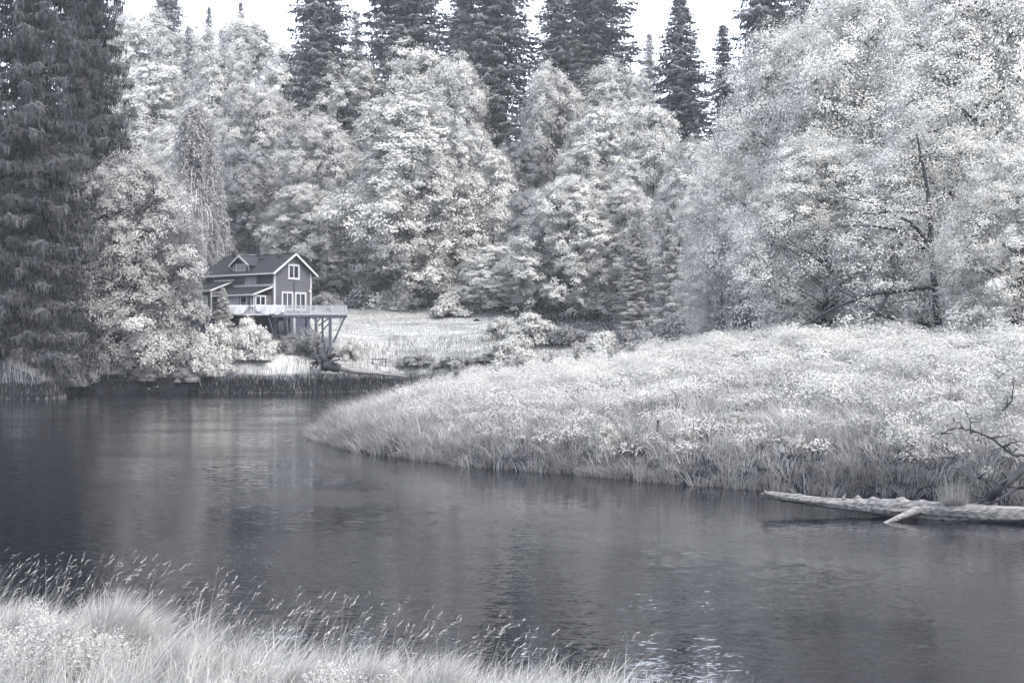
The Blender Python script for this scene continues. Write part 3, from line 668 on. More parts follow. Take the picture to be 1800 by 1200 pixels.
f = window(.9, 1.5, 1, fr=.14); f.location = (-.0, 0, 0); f.rotation_euler = (0, 0, -R(90)); f.location = (-4.136, 11.0, 1.3)
# basement openings under the deck
for x in (.9, 2.5):
    m = MB(); m.box(x, x + 1.1, .04, .11, -4.2, -.9); m.build('basement_door', M['glass'], house)
m = MB(); m.box(.1, .55, -.02, .11, -4.3, -.1); m.build('pier', M['rail'], house)
m = MB(); m.box(4.0, 4.45, -.02, .11, -4.3, -.1); m.build('pier', M['rail'], house)

# ------------------------------------------------------------------ the deck
YD = 205.0; deck = empty('deck', (P(500, 600, YD).x, YD, 7.0)); tag(deck, 'raised timber deck on blue grey posts with pale railing beside the house', 'deck')
OX, OZ = deck.location.x, 7.0
def dl(px, py, y=0.0):
    p = P(px, py, YD); return (p.x - OX, y, p.z - OZ)
XL, XR = dl(392, 550)[0], dl(610, 550)[0]; FZ = FLOOR - OZ
m = MB(); i = 0; y = 0.06
while y < 8.6:
    m.box(XL, XR - y * .12, y, y + .135, FZ - .04, FZ); y += .15
o = m.build('deck_boards', M['deckwood'], deck); o['kind'] = 'stuff'
m = MB(); m.box(XL, XR, -.04, .05, FZ - .3, FZ + .0); m.build('rim_board', M['rail'], deck)
for k in range(9):
    m = MB(); m.box(XL, XR - .2 - k * .1, .5 + k * .95, .58 + k * .95, FZ - .28, FZ - .045); m.build('joist', M['deckwood'], deck)
m = MB(); m.box(dl(478, 0)[0], XR, -.16, -.05, FZ - .55, FZ - .22); m.build('beam', M['deckwood'], deck)
m = MB(); m.box(dl(478, 0)[0], XR - .5, 4.2, 4.4, FZ - .55, FZ - .285); m.build('beam', M['deckwood'], deck)
def gz(px, y): x = dl(px, 0)[0] + OX; return H1(x, YD + y) - OZ - .3
def post(px, y=0.0, wd=.26, top=FZ - .55):
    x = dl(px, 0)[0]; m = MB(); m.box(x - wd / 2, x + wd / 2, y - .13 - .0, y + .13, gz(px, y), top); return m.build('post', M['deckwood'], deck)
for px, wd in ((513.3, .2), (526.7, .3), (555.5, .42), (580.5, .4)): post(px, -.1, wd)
for px in (470, 500, 530, 560): post(px, 4.3, .24)
for a, b, wd in [((471.7, 557.5), (480, 584), .18), ((500, 557.5), (509.5, 594), .24), ((536.7, 561), (553.5, 588), .2), ((559, 572), (579, 558.5), .2),
                 ((558, 590), (579, 567), .18), ((605.5, 557.5), (585.5, 602), .26), ((548, 557), (554, 563), .16), ((563, 558), (558, 565), .16), ((532, 572), (545, 558), .16)]:
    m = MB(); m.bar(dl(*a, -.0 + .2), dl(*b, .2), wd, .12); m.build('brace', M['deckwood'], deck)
m = MB(); m.bar(dl(599, 557, .1), dl(599, 570, .1), .1, .1); m.build('brace', M['deckwood'], deck)
RH = 1.12
railposts = [392, 420, 448, 475, 501.7, 529.5, 556.7, 583.7, 609]
for px in railposts:
    x = dl(px, 0)[0]; thick = .24 if 500 < px < 600 else .14
    m = MB(); m.box(x - thick / 2, x + thick / 2, -.1, .04, -.55 + FZ if px > 500 else FZ - .25, FZ + RH + .05); m.build('rail_post', M['rail'], deck)
m = MB(); m.box(XL, XR, -.07, .07, FZ + RH, FZ + RH + .05); m.build('handrail', M['rail'], deck)
m = MB(); m.box(XL, XR, -.03, .02, FZ + RH - .16, FZ + RH - .08); m.build('top_rail', M['rail'], deck)
m = MB(); m.box(XL, XR, -.03, .02, FZ + .1, FZ + .17); m.build('bottom_rail', M['rail'], deck)
bal = MB(); bal.box(-.035, .035, -.05, -.01, FZ + .06, FZ + RH - .02); x = XL + .1; first = None
while x < XR - .05:
    if first is None: first = bal.build('baluster', M['rail'], deck); first.location.x = x
    else:
        c = first.copy(); C.objects.link(c); c.location.x = x
    x += .145
# side and rear railing
for nm, a, b in (('handrail', (XR, .1, FZ + RH), (XR - 1.05, 8.6, FZ + RH)), ('handrail', (XR - 1.05, 8.6, FZ + RH), (XR - 7.3, 8.6, FZ + RH)), ('bottom_rail', (XR - 1.05, 8.6, FZ + .12), (XR - 7.3, 8.6, FZ + .12))):
    m = MB(); m.bar(a, b, .07, .07); m.build(nm, M['rail'], deck)
m = MB(); x = XR - 1.1
while x > XR - 7.3: m.box(x - .025, x + .025, 8.58, 8.62, FZ + .1, FZ + RH); x -= .16
for k in range(40): xx = XR - k * .0263; m.box(xx - .02, xx + .02, .1 + k * .21, .14 + k * .21, FZ + .1, FZ + RH)
o = m.build('rear_balusters', M['rail'], deck); o['kind'] = 'stuff'
for px in (572, 590):
    x = dl(px, 0)[0]; m = MB(); m.box(x - .07, x + .07, 8.52, 8.68, FZ, FZ + RH); m.build('rail_post', M['rail'], deck)

def drape(px0, px1, seed, lab, low):
    """a cloth hung over the rail: grid with folds, both faces"""
    rng = random.Random(seed); nx, nz = 44, 12; vs_, fs = [], []
    x0, x1 = dl(px0, 0)[0] + OX, dl(px1, 0)[0] + OX; zt = FLOOR + RH + .07
    for i in range(nx + 1):
        u = i / nx; h = low(u)
        for j in range(nz + 1):
            v = j / nz; x = x0 + (x1 - x0) * u + .12 * math.sin(v * 3 + u * 9) * v
            y = YD - .13 - .05 - .07 * math.sin(u * 31 + v * 4) * v - .1 * math.sin(u * 12 + 2 * v) * v
            vs_.append((x, y, zt - h * v - .04 * math.sin(u * 17) * v))
    for i in range(nx):
        for j in range(nz): a = i * (nz + 1) + j; fs.append((a, a + nz + 1, a + nz + 2, a + 1))
    me = bpy.data.meshes.new('sheet'); me.from_pydata(vs_, [], fs); me.polygons.foreach_set("use_smooth", [True] * len(fs))
    o = link('draped_sheet', me, M['sheet']); s = o.modifiers.new('thick', 'SOLIDIFY'); s.thickness = .015
    tag(o, lab, 'sheet', 'white sheets over the deck railing')
drape(396, 447, 1, 'white sheet sagging in a point over the railing, the left of two', lambda u: .35 + 1.05 * math.sin(math.pi * min(u * 1.15, 1)) ** .8 - .35 * (u > .62) * math.sin((u - .62) / .38 * 3.14))
drape(449, 501, 2, 'broad white sheet over the railing in front of the gable corner', lambda u: .75 + .75 * min(u * 4, 1) - .2 * math.sin(u * 9) ** 2 - (u > .9) * .3)

# ------------------------------------------------------------------ things on the lawn
def disc(px, py, Y, r):
    p = P(px, py, Y); gz_ = H1(p.x, Y); root = empty('round_target', (p.x, Y, gz_))
    tag(root, 'round black disc standing on a short stake at the right end of the lawn', 'disc')
    vs_, fs = [], []; k = 28
    prof = [(0, -.12), (.7, -.14), (.92, -.12), (1, -.06), (1, .06), (.92, .12), (0, .1)]
    for q, (rr, yy) in enumerate(prof):
        for i in range(k): a = 6.2832 * i / k; vs_.append((r * max(rr, .01) * math.cos(a), yy, r * max(rr, .01) * math.sin(a)))
    for q in range(len(prof) - 1):
        for i in range(k): fs.append((q * k + i, q * k + (i + 1) % k, (q + 1) * k + (i + 1) % k, (q + 1) * k + i))
    me = bpy.data.meshes.new('disc'); me.from_pydata(vs_, [], fs); me.update(); o = link('disc', me, M['dark'], root); o.location = (0, 0, p.z - gz_)
    m = MB(); m.box(-.04, .04, .0, .06, -.2, p.z - gz_ - r * .8); m.build('stake', M['dark'], root)
disc(838, 566, 232, .56)
x, y = P(667, 0, 208).x, 208; g_ = H1(x, y); bn = empty('bench', (x, y, g_), R(3)); tag(bn, 'low dark plank bench in the tall pale grass on the lawn', 'bench')
m = MB(); m.box(-1.25, 1.25, -.2, .2, .95, 1.06); m.build('seat', M['rootwood'], bn, .02)
for s in (-1, 1): m = MB(); m.box(s * .95 - .07, s * .95 + .07, -.16, .16, -.1, .95); m.build('leg', M['rootwood'], bn)

# ------------------------------------------------------------------ dead wood
def gnarl(tb, a, b, r0, r1, seed, bend=.2, k=8, n=9):
    rng = np.random.default_rng(seed); a = np.array(a, float); b = np.array(b, float); u = np.linspace(0, 1, n)[:, None]; L_ = np.linalg.norm(b - a)
    off = np.cumsum(rng.normal(0, bend * L_ / n, (n, 3)), 0) * np.sin(u * np.pi); p = a + (b - a) * u + off
    tb.add(p, (r0 + (r1 - r0) * u[:, 0] ** .8) * rng.uniform(.85, 1.15, n), k); return p
Yr = 197.5; base = P(572, 640, Yr); rw = empty('root_wad', (base.x, Yr, base.z)); tag(rw, 'upturned dark root plate of a fallen tree on the far bank below the deck', 'tree stump')
bx = np.array(base)
def rl(px, py, dy=0): return np.array(P(px, py, Yr + dy)) - bx
tb = Tubes(); gnarl(tb, rl(566, 640), rl(598, 648, .6), .95, .55, 1, .1, 12); gnarl(tb, rl(560, 634), rl(576, 626), 1.0, .8, 2, .1, 12)
tb.mesh('x'); link('root_collar', tb.mesh('root_collar'), M['rootwood'], rw)
tips = [(571, 604, .55), (577, 611, .35), (586, 612, .38), (590, 622, .3), (597, 628, .28), (602, 634, .2), (551, 622, .4), (547, 640, .35), (548, 627, .3), (553, 646, .35), (545, 648, .28),
        (566, 652, .4), (584, 637, .4), (562, 618, .45), (556, 624, .35), (579, 650, .3), (593, 640, .2), (572, 622, .6), (550, 636, .4), (603, 626, .12), (610, 626, .09)]
for i, (px, py, r) in enumerate(tips):
    tb = Tubes(); rg = random.Random(i); e = rl(px, py, rg.uniform(-1.2, 1.2)); s_ = rl(569 + rg.uniform(-5, 5), 634 + rg.uniform(-5, 5))
    p = gnarl(tb, s_, e, r * 1.1, r * .22, 50 + i, .35, 7)
    gnarl(tb, p[5], p[5] + (e - s_) * .35 + np.array([rg.uniform(-.6, .6), rg.uniform(-.4, .4), rg.uniform(-.2, .7)]), r * .5, .03, 90 + i, .4, 5, 6)
    link('root', tb.mesh('root'), M['rootwood'], rw)
lg = P(592, 648, 198.2); tb = Tubes(); q = np.array([P(592, 646, 198.2), P(625, 653, 198), P(660, 656, 198.2), P(716, 662, 198.6)])
fl = empty('fallen_trunk', lg); tag(fl, 'thin pale fallen trunk lying on the far bank right of the root plate', 'log')
uu = np.linspace(0, 3, 14); q2 = np.column_stack([np.interp(uu, range(4), q[:, k_]) for k_ in range(3)]) - np.array(lg); tb.add(q2, np.linspace(.42, .13, 14), 9); link('trunk', tb.mesh('trunk'), M['deadwood'], fl)
tb = Tubes(); gnarl(tb, q2[6], q2[6] + np.array([.5, 0, .5]), .07, .02, 3); link('branch_stub', tb.mesh('branch_stub'), M['deadwood'], fl)

# big driftwood log on the right
lo = P(1560, 893, 44); dlog = empty('driftwood_log', lo); tag(dlog, 'bleached barkless log lying out over the water from the right bank', 'log'); lo_ = np.array(lo)
key = np.array([P(1346, 868, 46.2), P(1380, 873, 45.9), P(1440, 881, 45.3), P(1500, 887, 44.8), P(1560, 892, 44.2), P(1640, 898, 43.6), P(1720, 903, 43.1), P(1800, 905, 42.6), P(1900, 908, 42.)]) - lo_
rk = [.12, .15, .17, .18, .25, .28, .29, .3, .32]
n_ = 170; k_ = 40; u = np.linspace(0, 8, n_); cp = np.column_stack([np.interp(u, range(9), key[:, c]) for c in range(3)]); rr = np.interp(u, range(9), rk)
ang = np.linspace(0, 2 * np.pi, k_, endpoint=False); rng = np.random.default_rng(7)
T = unit(np.gradient(cp, axis=0)); A = unit(np.cross(T, np.array([[0, 0, 1.]]))); Bn = np.cross(A, T)
UU, AA = np.meshgrid(u, ang, indexing='ij')
nse = 1 + .10 * np.sin(AA * 2 + UU * 1.1) + .05 * np.sin(AA * 5 - UU * 2.3) + .035 * np.sin(AA * 9 + UU * .8) - .09 * np.exp(-(np.sin(AA * 3.5 + UU * .6 + 1.5 * np.sin(UU * 1.3)) / .12) ** 2) * (fbm(UU * .5, AA * .3, 35) > -.2) + .03 * fbm(UU * .9, AA * .6, 31)
nse *= 1 + .05 * fbm(UU * .7, AA * .0, 33)
for (uk, ak, am, su) in [(3.1, 1.7, .75, .09), (3.55, 1.55, .5, .1), (4.3, 1.6, .45, .13), (4.75, 1.2, .25, .12), (.9, 4.2, .35, .12), (2.9, 4.4, .3, .1), (6.4, 4.0, .3, .2), (1.4, 1.9, .25, .1)]:
    nse += am * np.exp(-((UU - uk) / su) ** 2 - (np.angle(np.exp(1j * (AA - ak))) / .45) ** 2)
nse *= np.where(UU < .25, .75 + UU, 1)
Vt = cp[:, None] + (A[:, None] * np.cos(AA)[..., None] + Bn[:, None] * np.sin(AA)[..., None]) * (rr[:, None] * nse)[..., None]
Vt[0] += (rng.random((k_, 1)) - .7) * np.array([[.35, 0, .05]])
i_ = np.arange(n_ - 1)[:, None] * k_ + np.arange(k_)[None]; j_ = np.arange(n_ - 1)[:, None] * k_ + (np.arange(k_)[None] + 1) % k_
Fq = np.stack([i_, i_ + k_, j_ + k_, j_], 2).reshape(-1, 4)
Vall = np.concatenate([Vt.reshape(-1, 3), [cp[0] + [.15, 0, 0]]]); cap = np.array([[n_ * k_, (c + 1) % k_, c, c] for c in range(k_)])
me = bpy.data.meshes.new('trunk'); me.from_pydata(Vall.tolist(), [], Fq.tolist() + [list(c[:3]) for c in cap]); me.polygons.foreach_set("use_smooth", [True] * len(me.polygons))
link('trunk', me, M['deadwood'], dlog)
for s, (a, b, c_, r0, r1) in enumerate([((1618, 893, 43.7), (1585, 906, 43.2), (1545, 924, 42.6), .14, .05), ((1570, 895, 44.3), (1552, 908, 44.4), (1532, 920, 44.6), .1, .04)]):
    tb = Tubes(); pp = [np.array(P(*v)) - lo_ for v in (a, b, c_)]; q = np.linspace(0, 1, 9)[:, None]
    tb.add((1 - q) ** 2 * pp[0] + 2 * q * (1 - q) * pp[1] + q ** 2 * pp[2], np.linspace(r0, r1, 9), 10); link('limb_stub', tb.mesh('limb_stub'), M['deadwood'], dlog)
for s, (px, py, Y_, dx, dz_) in enumerate([(1480, 874, 44.9, .12, .25), (1346, 860, 46.1, -.05, .12), (1600, 884, 44, -.12, .14)]):
    tb = Tubes(); a = np.array(P(px, py + 6, Y_)) - lo_; tb.add(np.array([a, a + [dx * .5, 0, dz_ * .6], a + [dx, 0, dz_]]), np.array([.05, .035, .01]), 6); link('branch_stub', tb.mesh('branch_stub'), M['deadwood'], dlog)

# dark stake in the bank
p = P(1155, 783, 60); p.z = H1(p.x, 60) ; tb = Tubes(); gnarl(tb, (0, 0, -.2), (.05, 0, CAMZ + (HOR - 738) / FPX * 60 - p.z), .07, .05, 5, .03)
st = link('dead_stalk', tb.mesh('dead_stalk'), M['rootwood']); st.location = p; tag(st, 'thin dark dead stalk standing upright in the right bank above the water', 'stick')

# ------------------------------------------------------------------ grasses (masses nobody could count)
def blades(base, h, wdt, lean, rng, seg=3, curl=.5, val=None):
    """curved tapering ribbons; base (n,3), h (n,), lean (n,2)"""
    n = len(base); side = rng.uniform(0, 2 * np.pi, n); S = np.column_stack([np.cos(side), np.sin(side), np.zeros(n)])
    rings = []
    for j in range(seg + 1):
        t = j / seg; off = np.column_stack([lean * (t ** (1 + curl))[None] if False else lean * t ** (1 + curl), h * (t - .18 * t * t * (np.linalg.norm(lean, axis=1) / np.maximum(h, .01)))])
        c = base + off; wd = (wdt * (1 - t * .92))[:, None] / 2; rings.append((c - S * wd, c + S * wd))
    Q = [np.stack([rings[j][0], rings[j][1], rings[j + 1][1], rings[j + 1][0]], 1) for j in range(seg)]
    V = np.stack(Q, 1).reshape(-1, 3); v = rng.uniform(.55, 1.15, n) if val is None else val
    return V, np.repeat(v, seg)

def scatter(rng, n, x0, x1, y0, y1, ok):
    out = []; tot = 0
    while tot < n:
        x = rng.uniform(x0, x1, n * 2); y = rng.uniform(y0, y1, n * 2); px = 900 + x / y * FPX; m = (px > -90) & (px < 1900) & ok(x, y, px)
        out.append(np.column_stack([x, y])[m]); tot += m.sum()
        if m.sum() == 0: break
    return np.concatenate(out)[:n]

# foreground grass
rng = np.random.default_rng(81)
Vs, vv = [], []
def okn(x, y, px):
    d = sdist(x, y, NEAR); return (d > -.1) & (d < 9)
tc_ = scatter(rng, 2300, -13, 6, 13, 27, okn); nk = 12; xy = np.repeat(tc_, nk, 0) + rng.normal(0, .07, (len(tc_) * nk, 2)); th_ = np.repeat(rng.uniform(.6, 1.25, len(tc_)), nk); tl_ = np.repeat(rng.normal(.2, .2, len(tc_)), nk); tv_ = np.repeat(rng.uniform(.6, 1.15, len(tc_)), nk); z = height(xy[:, 0], xy[:, 1]); patch = fbm(xy[:, 0] / 2.2, xy[:, 1] / 2.2, 91, 3)
h = (.62 + .12 * patch + rng.normal(0, .13, len(xy))).clip(.2) * np.interp(xy[:, 0], [-9, -5, -3, 3], [1., 1.05, .75, .85])
h = h * th_; lean = np.column_stack([tl_ + rng.normal(.05, .2, len(xy)), rng.normal(0, .2, len(xy))]) * h[:, None] * 1.3
a, b = blades(np.column_stack([xy, z]), h, rng.uniform(.008, .02, len(xy)), lean, rng, 3, .7, tv_ * rng.uniform(.75, 1.15, len(xy))); Vs.append(a); vv.append(b)
def mound(cx, cy, r, H_, n, wd=.011):      # a dense rounded tussock combed outwards
    a = rng.uniform(0, 6.283, n); q = rng.random(n) ** .6 * r; bx_ = cx + np.cos(a) * q * .5; by_ = cy + np.sin(a) * q * .5
    hh = H_ * (1 - .35 * (q / r) ** 2) * rng.uniform(.75, 1.1, n)
    ln = np.column_stack([np.cos(a) * q * .9 + .22 + rng.normal(0, .1, n), np.sin(a) * q * .9 + rng.normal(0, .1, n)])
    return blades(np.column_stack([bx_, by_, height(bx_, by_)]), hh, np.full(n, wd) * rng.uniform(.7, 1.5, n), ln, rng, 3, 1.1)
for (px, Y_, r, H_, n) in [(195, 21.5, .75, 1.12, 2400), (90, 20.5, .5, .9, 900), (20, 22, .5, .9, 900), (300, 20.2, .4, .7, 500), (640, 18.8, .45, .75, 700), (775, 18.6, .35, .8, 500), (520, 19.2, .3, .6, 400), (900, 18.2, .4, .65, 500)]:
    a, b = mound((px - 900) / FPX * Y_, Y_, r, H_, n); Vs.append(a); vv.append(b)
me = mesh_np('grass', np.concatenate(Vs), 4, np.concatenate(vv)); tag(link('grass', me, M['grass_near']), 'pale windblown grass covering the near bank', 'grass', kind='stuff')
# flowering stalks leaning right
Vs, vv = [], []
xy = scatter(rng, 560, -12, 4, 15, 26, lambda x, y, px: (rng.random(len(x)) < np.interp(px, [600, 1080, 1100], [1, .3, 0])) & (sdist(x, y, NEAR) > .1) & (sdist(x, y, NEAR) < 3.2)); z = height(xy[:, 0], xy[:, 1])
h = rng.uniform(.6, 1.5, len(xy)) * np.interp(xy[:, 0], [-9, -6, -4, -2, 3], [1.1, 1.15, .95, .9, .85])
lean = np.column_stack([rng.normal(.42, .17, len(xy)), rng.normal(0, .1, len(xy))]) * h[:, None]
base = np.column_stack([xy, z]); a, b = blades(base, h, np.full(len(xy), .006), lean, rng, 5, .6); Vs.append(a); vv.append(b * 1.02)
tipz = h * (1 - .18 * np.linalg.norm(lean, axis=1) / h); tip = base + np.column_stack([lean, tipz]); dirn = unit(np.column_stack([lean * 1.6, tipz * .75]))
for q in range(3):
    V_, k = leaves(tip - dirn * (.02 + .045 * q), .075, rng.normal(size=tip.shape), rng, True, .13, dirn); Vs.append(V_); vv.append(rng.uniform(.8, 1., len(tip)))
me = mesh_np('seed_stalks', np.concatenate(Vs), 4, np.concatenate(vv)); tag(link('seed_stalks', me, M['grass_near']), 'slender flowering grass stalks leaning right over the water', 'grass', kind='stuff')
# broad leaved weeds among the near grass
Pn, Nn = [], []
for (px, Y_, r, H_, n) in [(px_ + rng.uniform(-70, 70), y_ + rng.uniform(-.9, .9), rng.uniform(.2, .5), h_ * rng.uniform(.75, 1.15), 700) for (px_, y_, h_, c_) in [(50, 19.8, .85, 10), (150, 20.4, .85, 5), (20, 21.6, .9, 5), (960, 17.4, .5, 3), (640, 18.2, .6, 4), (440, 19, .5, 3)] for _q in range(c_)]:
    cx, cy = (px - 900) / FPX * Y_, Y_; a = rng.uniform(0, 6.283, n); q = r * rng.random(n) ** .5; x = cx + np.cos(a) * q; y = cy + np.sin(a) * q
    Pn.append(np.column_stack([x, y, height(x, y) + H_ * (1 - .4 * (q / r) ** 2) * rng.random(n) ** .4 + .05 * fbm(x * 2, y * 2, 17)])); Nn.append(rng.normal(0, .5, (n, 3)) + [0, 0, 1])
Pn = np.concatenate(Pn); V_, k = leaves(Pn, .034 * rng.uniform(.5, 1.4, len(Pn)), np.concatenate(Nn), rng, True, .55)
me = mesh_np('weed_leaves', V_, 4, rng.uniform(.86, 1.02, len(Pn))); tag(link('weed_leaves', me, M['grass_near']), 'small leaved weeds crowding the lower left corner', 'weeds', kind='stuff')

# right bank: grass by the water, then broad leaved weeds up to the crest
rng = np.random.default_rng(82)
def okp(x, y, px): d = sdist(x, y, PEN); return (d > -.45) & (d < 13 + 20 * (px < 800))
Vs, vv = [], []
tufts = scatter(rng, 8200, -16, 26, 44, 112, lambda x, y, px: okp(x, y, px) & (rng.random(len(x)) < np.interp(sdist(x, y, PEN), [0, 1, 2.5, 14, 30], [1, 1, .6, .38, .25])))
tz_ = height(tufts[:, 0], tufts[:, 1]).clip(-.05); tp = fbm(tufts[:, 0] / 3., tufts[:, 1] / 3., 71, 3)
nb = 14; ts = rng.uniform(.55, 1.5, len(tufts)) ** 1.2; n = len(tufts) * nb; c = np.repeat(np.column_stack([tufts, tz_]), nb, 0); hs_ = np.repeat((.7 + .34 * tp + rng.normal(0, .12, len(tufts))).clip(.3, 1.5) * ts, nb) * rng.uniform(.65, 1.15, n)
a = rng.uniform(0, 6.283, n); rr_ = rng.random(n) ** .7
c[:, 0] += np.cos(a) * rr_ * .28 * np.repeat(ts, nb); c[:, 1] += np.sin(a) * rr_ * .28 * np.repeat(ts, nb)
wind = rng.normal(0, .38, (len(tufts), 2)); wind[:, 1] -= .7 * (sdist(tufts[:, 0], tufts[:, 1], PEN) < 1.2); wind = np.repeat(wind, nb, 0)
lean = np.column_stack([np.cos(a), np.sin(a)]) * (rr_ * hs_ * np.repeat(rng.uniform(.5, 1.5, len(tufts)), nb))[:, None] + wind * hs_[:, None]
dark_tuft = (rng.random(len(tufts)) < np.interp(sdist(tufts[:, 0], tufts[:, 1], PEN), [0, 2.5, 7], [.75, .5, .12])) | (fbm(tufts[:, 0] / 2., tufts[:, 1] / 2., 77, 2) < -.55)  # darker tufts, more frequent towards the waterline and in scattered patches
val = np.repeat(rng.uniform(.7, 1.12, len(tufts)) * np.where(dark_tuft, .55, 1), nb) * rng.uniform(.75, 1.2, n)
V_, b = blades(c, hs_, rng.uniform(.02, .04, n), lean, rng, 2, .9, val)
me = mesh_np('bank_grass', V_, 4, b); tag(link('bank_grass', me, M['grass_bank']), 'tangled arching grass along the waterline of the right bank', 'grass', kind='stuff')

def okw(x, y, px): d = sdist(x, y, PEN); return (d > np.interp(px, [600, 800, 1000], [4, 3, 1.2])) & (y < 118) & (rng.random(len(x)) < np.interp(d, [1, 7], [.35, 1]))
cl_ = scatter(rng, 2300, -16, 45, 48, 116, okw); cz = height(cl_[:, 0], cl_[:, 1]); per = 150; n = len(cl_) * per
dcl = sdist(cl_[:, 0], cl_[:, 1], PEN)
hh = (1.05 + .5 * fbm(cl_[:, 0] / 6, cl_[:, 1] / 6, 44, 4) + rng.normal(0, .13, len(cl_))).clip(.35, 2.1) * np.interp(dcl, [1, 9], [.45, 1.]); pa = fbm(cl_[:, 0] / 5, cl_[:, 1] / 9, 45, 3); hh = hh * np.where(pa < -.35, .55, 1); R_ = rng.uniform(.7, 1.25, len(cl_))
a = rng.uniform(0, 6.283, n); q = rng.random(n) ** .5; r2 = np.repeat(R_, per); h2 = np.repeat(hh, per)
lay = np.floor(rng.random(n) ** .45 * 5.99) / 5.0     # leaf storeys
x = np.repeat(cl_[:, 0], per) + np.cos(a) * q * r2; y = np.repeat(cl_[:, 1], per) + np.sin(a) * q * r2
zz = np.repeat(cz, per) + h2 * (lay * .8 + .2) * (1 - .3 * q ** 2) + rng.normal(0, .035, n)
Nn = np.column_stack([np.cos(a) * .45, np.sin(a) * .45 - .15, np.ones(n)]) + rng.normal(0, .12, (n, 3))
dirn = np.column_stack([np.cos(a), np.sin(a), -.35 * np.ones(n)]) + rng.normal(0, .35, (n, 3))
V_, k = leaves(np.column_stack([x, y, zz]), rng.uniform(.085, .18, n), Nn, rng, False, .6, dirn)
me = mesh_np('weeds', V_, k, np.repeat(rng.uniform(.82, 1.1, len(cl_)) * (1 + .22 * pa), per) * rng.uniform(.92, 1.05, n)); tag(link('weeds', me, M['weed']), 'dense pale broad leaved weeds covering the slope of the right bank', 'weeds', kind='stuff')

for kind, px, top, Y_, hw, mat, lab in [
    ('bush1', 860, 742, 66.5, 26, 'leaf_mid', 'small leafy mound low on the right bank, nearest its left tip'),
    ('bush0', 940, 718, 68, 34, 'leaf_mid', 'grey leafy mound halfway up the right bank left of the dead stalk'),
    ('bush2', 1065, 742, 61, 34, 'leaf_mid', 'dark gapped leafy mound just left of the dead stalk'),
    ('bush1', 1205, 752, 58.5, 34, 'leaf_mid', 'pale leafy mound just right of the dead stalk'),
    ('bush0', 1290, 722, 60, 40, 'leaf_mid', 'grey leafy mound on the bank midway between the dead stalk and the log tip'),
    ('bush1', 1400, 764, 54.5, 36, 'leaf_mid', 'leafy mound on the bank straight above the tip of the log'),
    ('bush2', 1520, 726, 56, 46, 'leaf_mid', 'wide grey leafy mound on the bank above the limb stubs of the log'),
    ('bush0', 1610, 752, 51.5, 36, 'leaf_mid', 'pale leafy mound beside the bare branches at the right'),
    ('bush1', 1130, 690, 68, 40, 'leaf_mid', 'pale leafy mound high on the bank above the dead stalk'),
    ('bush2', 1380, 668, 72, 46, 'leaf_mid', 'pale leafy mound high on the bank, centre right')]:
    plant(kind, 'shrub', lab, 'shrub', px, top, Y_, hw, 'leafy mounds among the weeds of the right bank', mat)

# taller weed clumps with white leaf sprays on the crest
rng = np.random.default_rng(83)
def crest(px, top, Y_, hw, lab):
    x0 = (px - 900) / FPX * Y_; gz_ = H1(x0, Y_); H_ = CAMZ + (HOR - top) / FPX * Y_ - gz_; H_ = max(H_, .8); root = empty('knotweed_clump', (x0, Y_, gz_ - .05)); tag(root, lab, 'weed', 'leafy weed clumps standing out on the crest of the right bank')
    tb = Tubes(); Pn, Dn = [], []; r = hw / FPX * Y_
    for i in range(9):
        a = rng.uniform(0, 6.283); b_ = np.array([math.cos(a) * r * rng.uniform(.2, 1), math.sin(a) * r * .6, H_ * rng.uniform(.72, 1)])
        u = np.linspace(0, 1, 7)[:, None]; p = b_ * np.concatenate([u ** 1.6, u ** 1.6, u * (1.15 - .15 * u)], 1); tb.add(p, np.linspace(.025, .008, 7), 4)
        t = np.repeat(np.linspace(.3, 1, 14), 4); pc = np.column_stack([np.interp(t, u[:, 0], p[:, c]) for c in range(3)]); aa = rng.uniform(0, 6.283, len(t)); d = np.column_stack([np.cos(aa), np.sin(aa), np.full(len(t), -.2)])
        Pn.append(pc + d * .13); Dn.append(d)
    Pn = np.concatenate(Pn); V_, k = leaves(Pn, rng.uniform(.16, .27, len(Pn)), rng.normal(0, .3, Pn.shape) + [0, 0, 1], rng, True, .6, np.concatenate(Dn))
    link('foliage', mesh_np('foliage', V_, 4, rng.uniform(.95, 1.15, len(Pn))), M['weed'], root); link('stems', tb.mesh('stems'), M['bark'], root)
for px, top, Y_, hw, lab in [(800, 625, 98, 14, 'small white weed clump on the left part of the crest'), (870, 628, 97, 18, 'low white weed clump before the dark shrubs'),
        (914, 616, 98, 16, 'narrow weed clump left of the tallest spray on the crest'), (968, 612, 98, 20, 'white spray of leaves leaning left of the tallest one'), (1012, 598, 99, 17, 'tallest white leaf spray on the bank crest, right of the lawn'),
        (1078, 603, 99, 18, 'white weed clump right of the tallest spray'), (1112, 598, 99, 16, 'weed clump left of where the crest rises'), (1160, 590, 100, 20, 'weed clump on the rising part of the crest'),
        (1255, 578, 100, 20, 'weed clump on the high crest under the drooping conifers'), (1350, 574, 100, 22, 'weed clump on the high crest near the first big right tree'), (1520, 572, 96, 26, 'brightest weed clump under the arching bare limbs')]:
    crest(px, top, Y_, hw, lab)

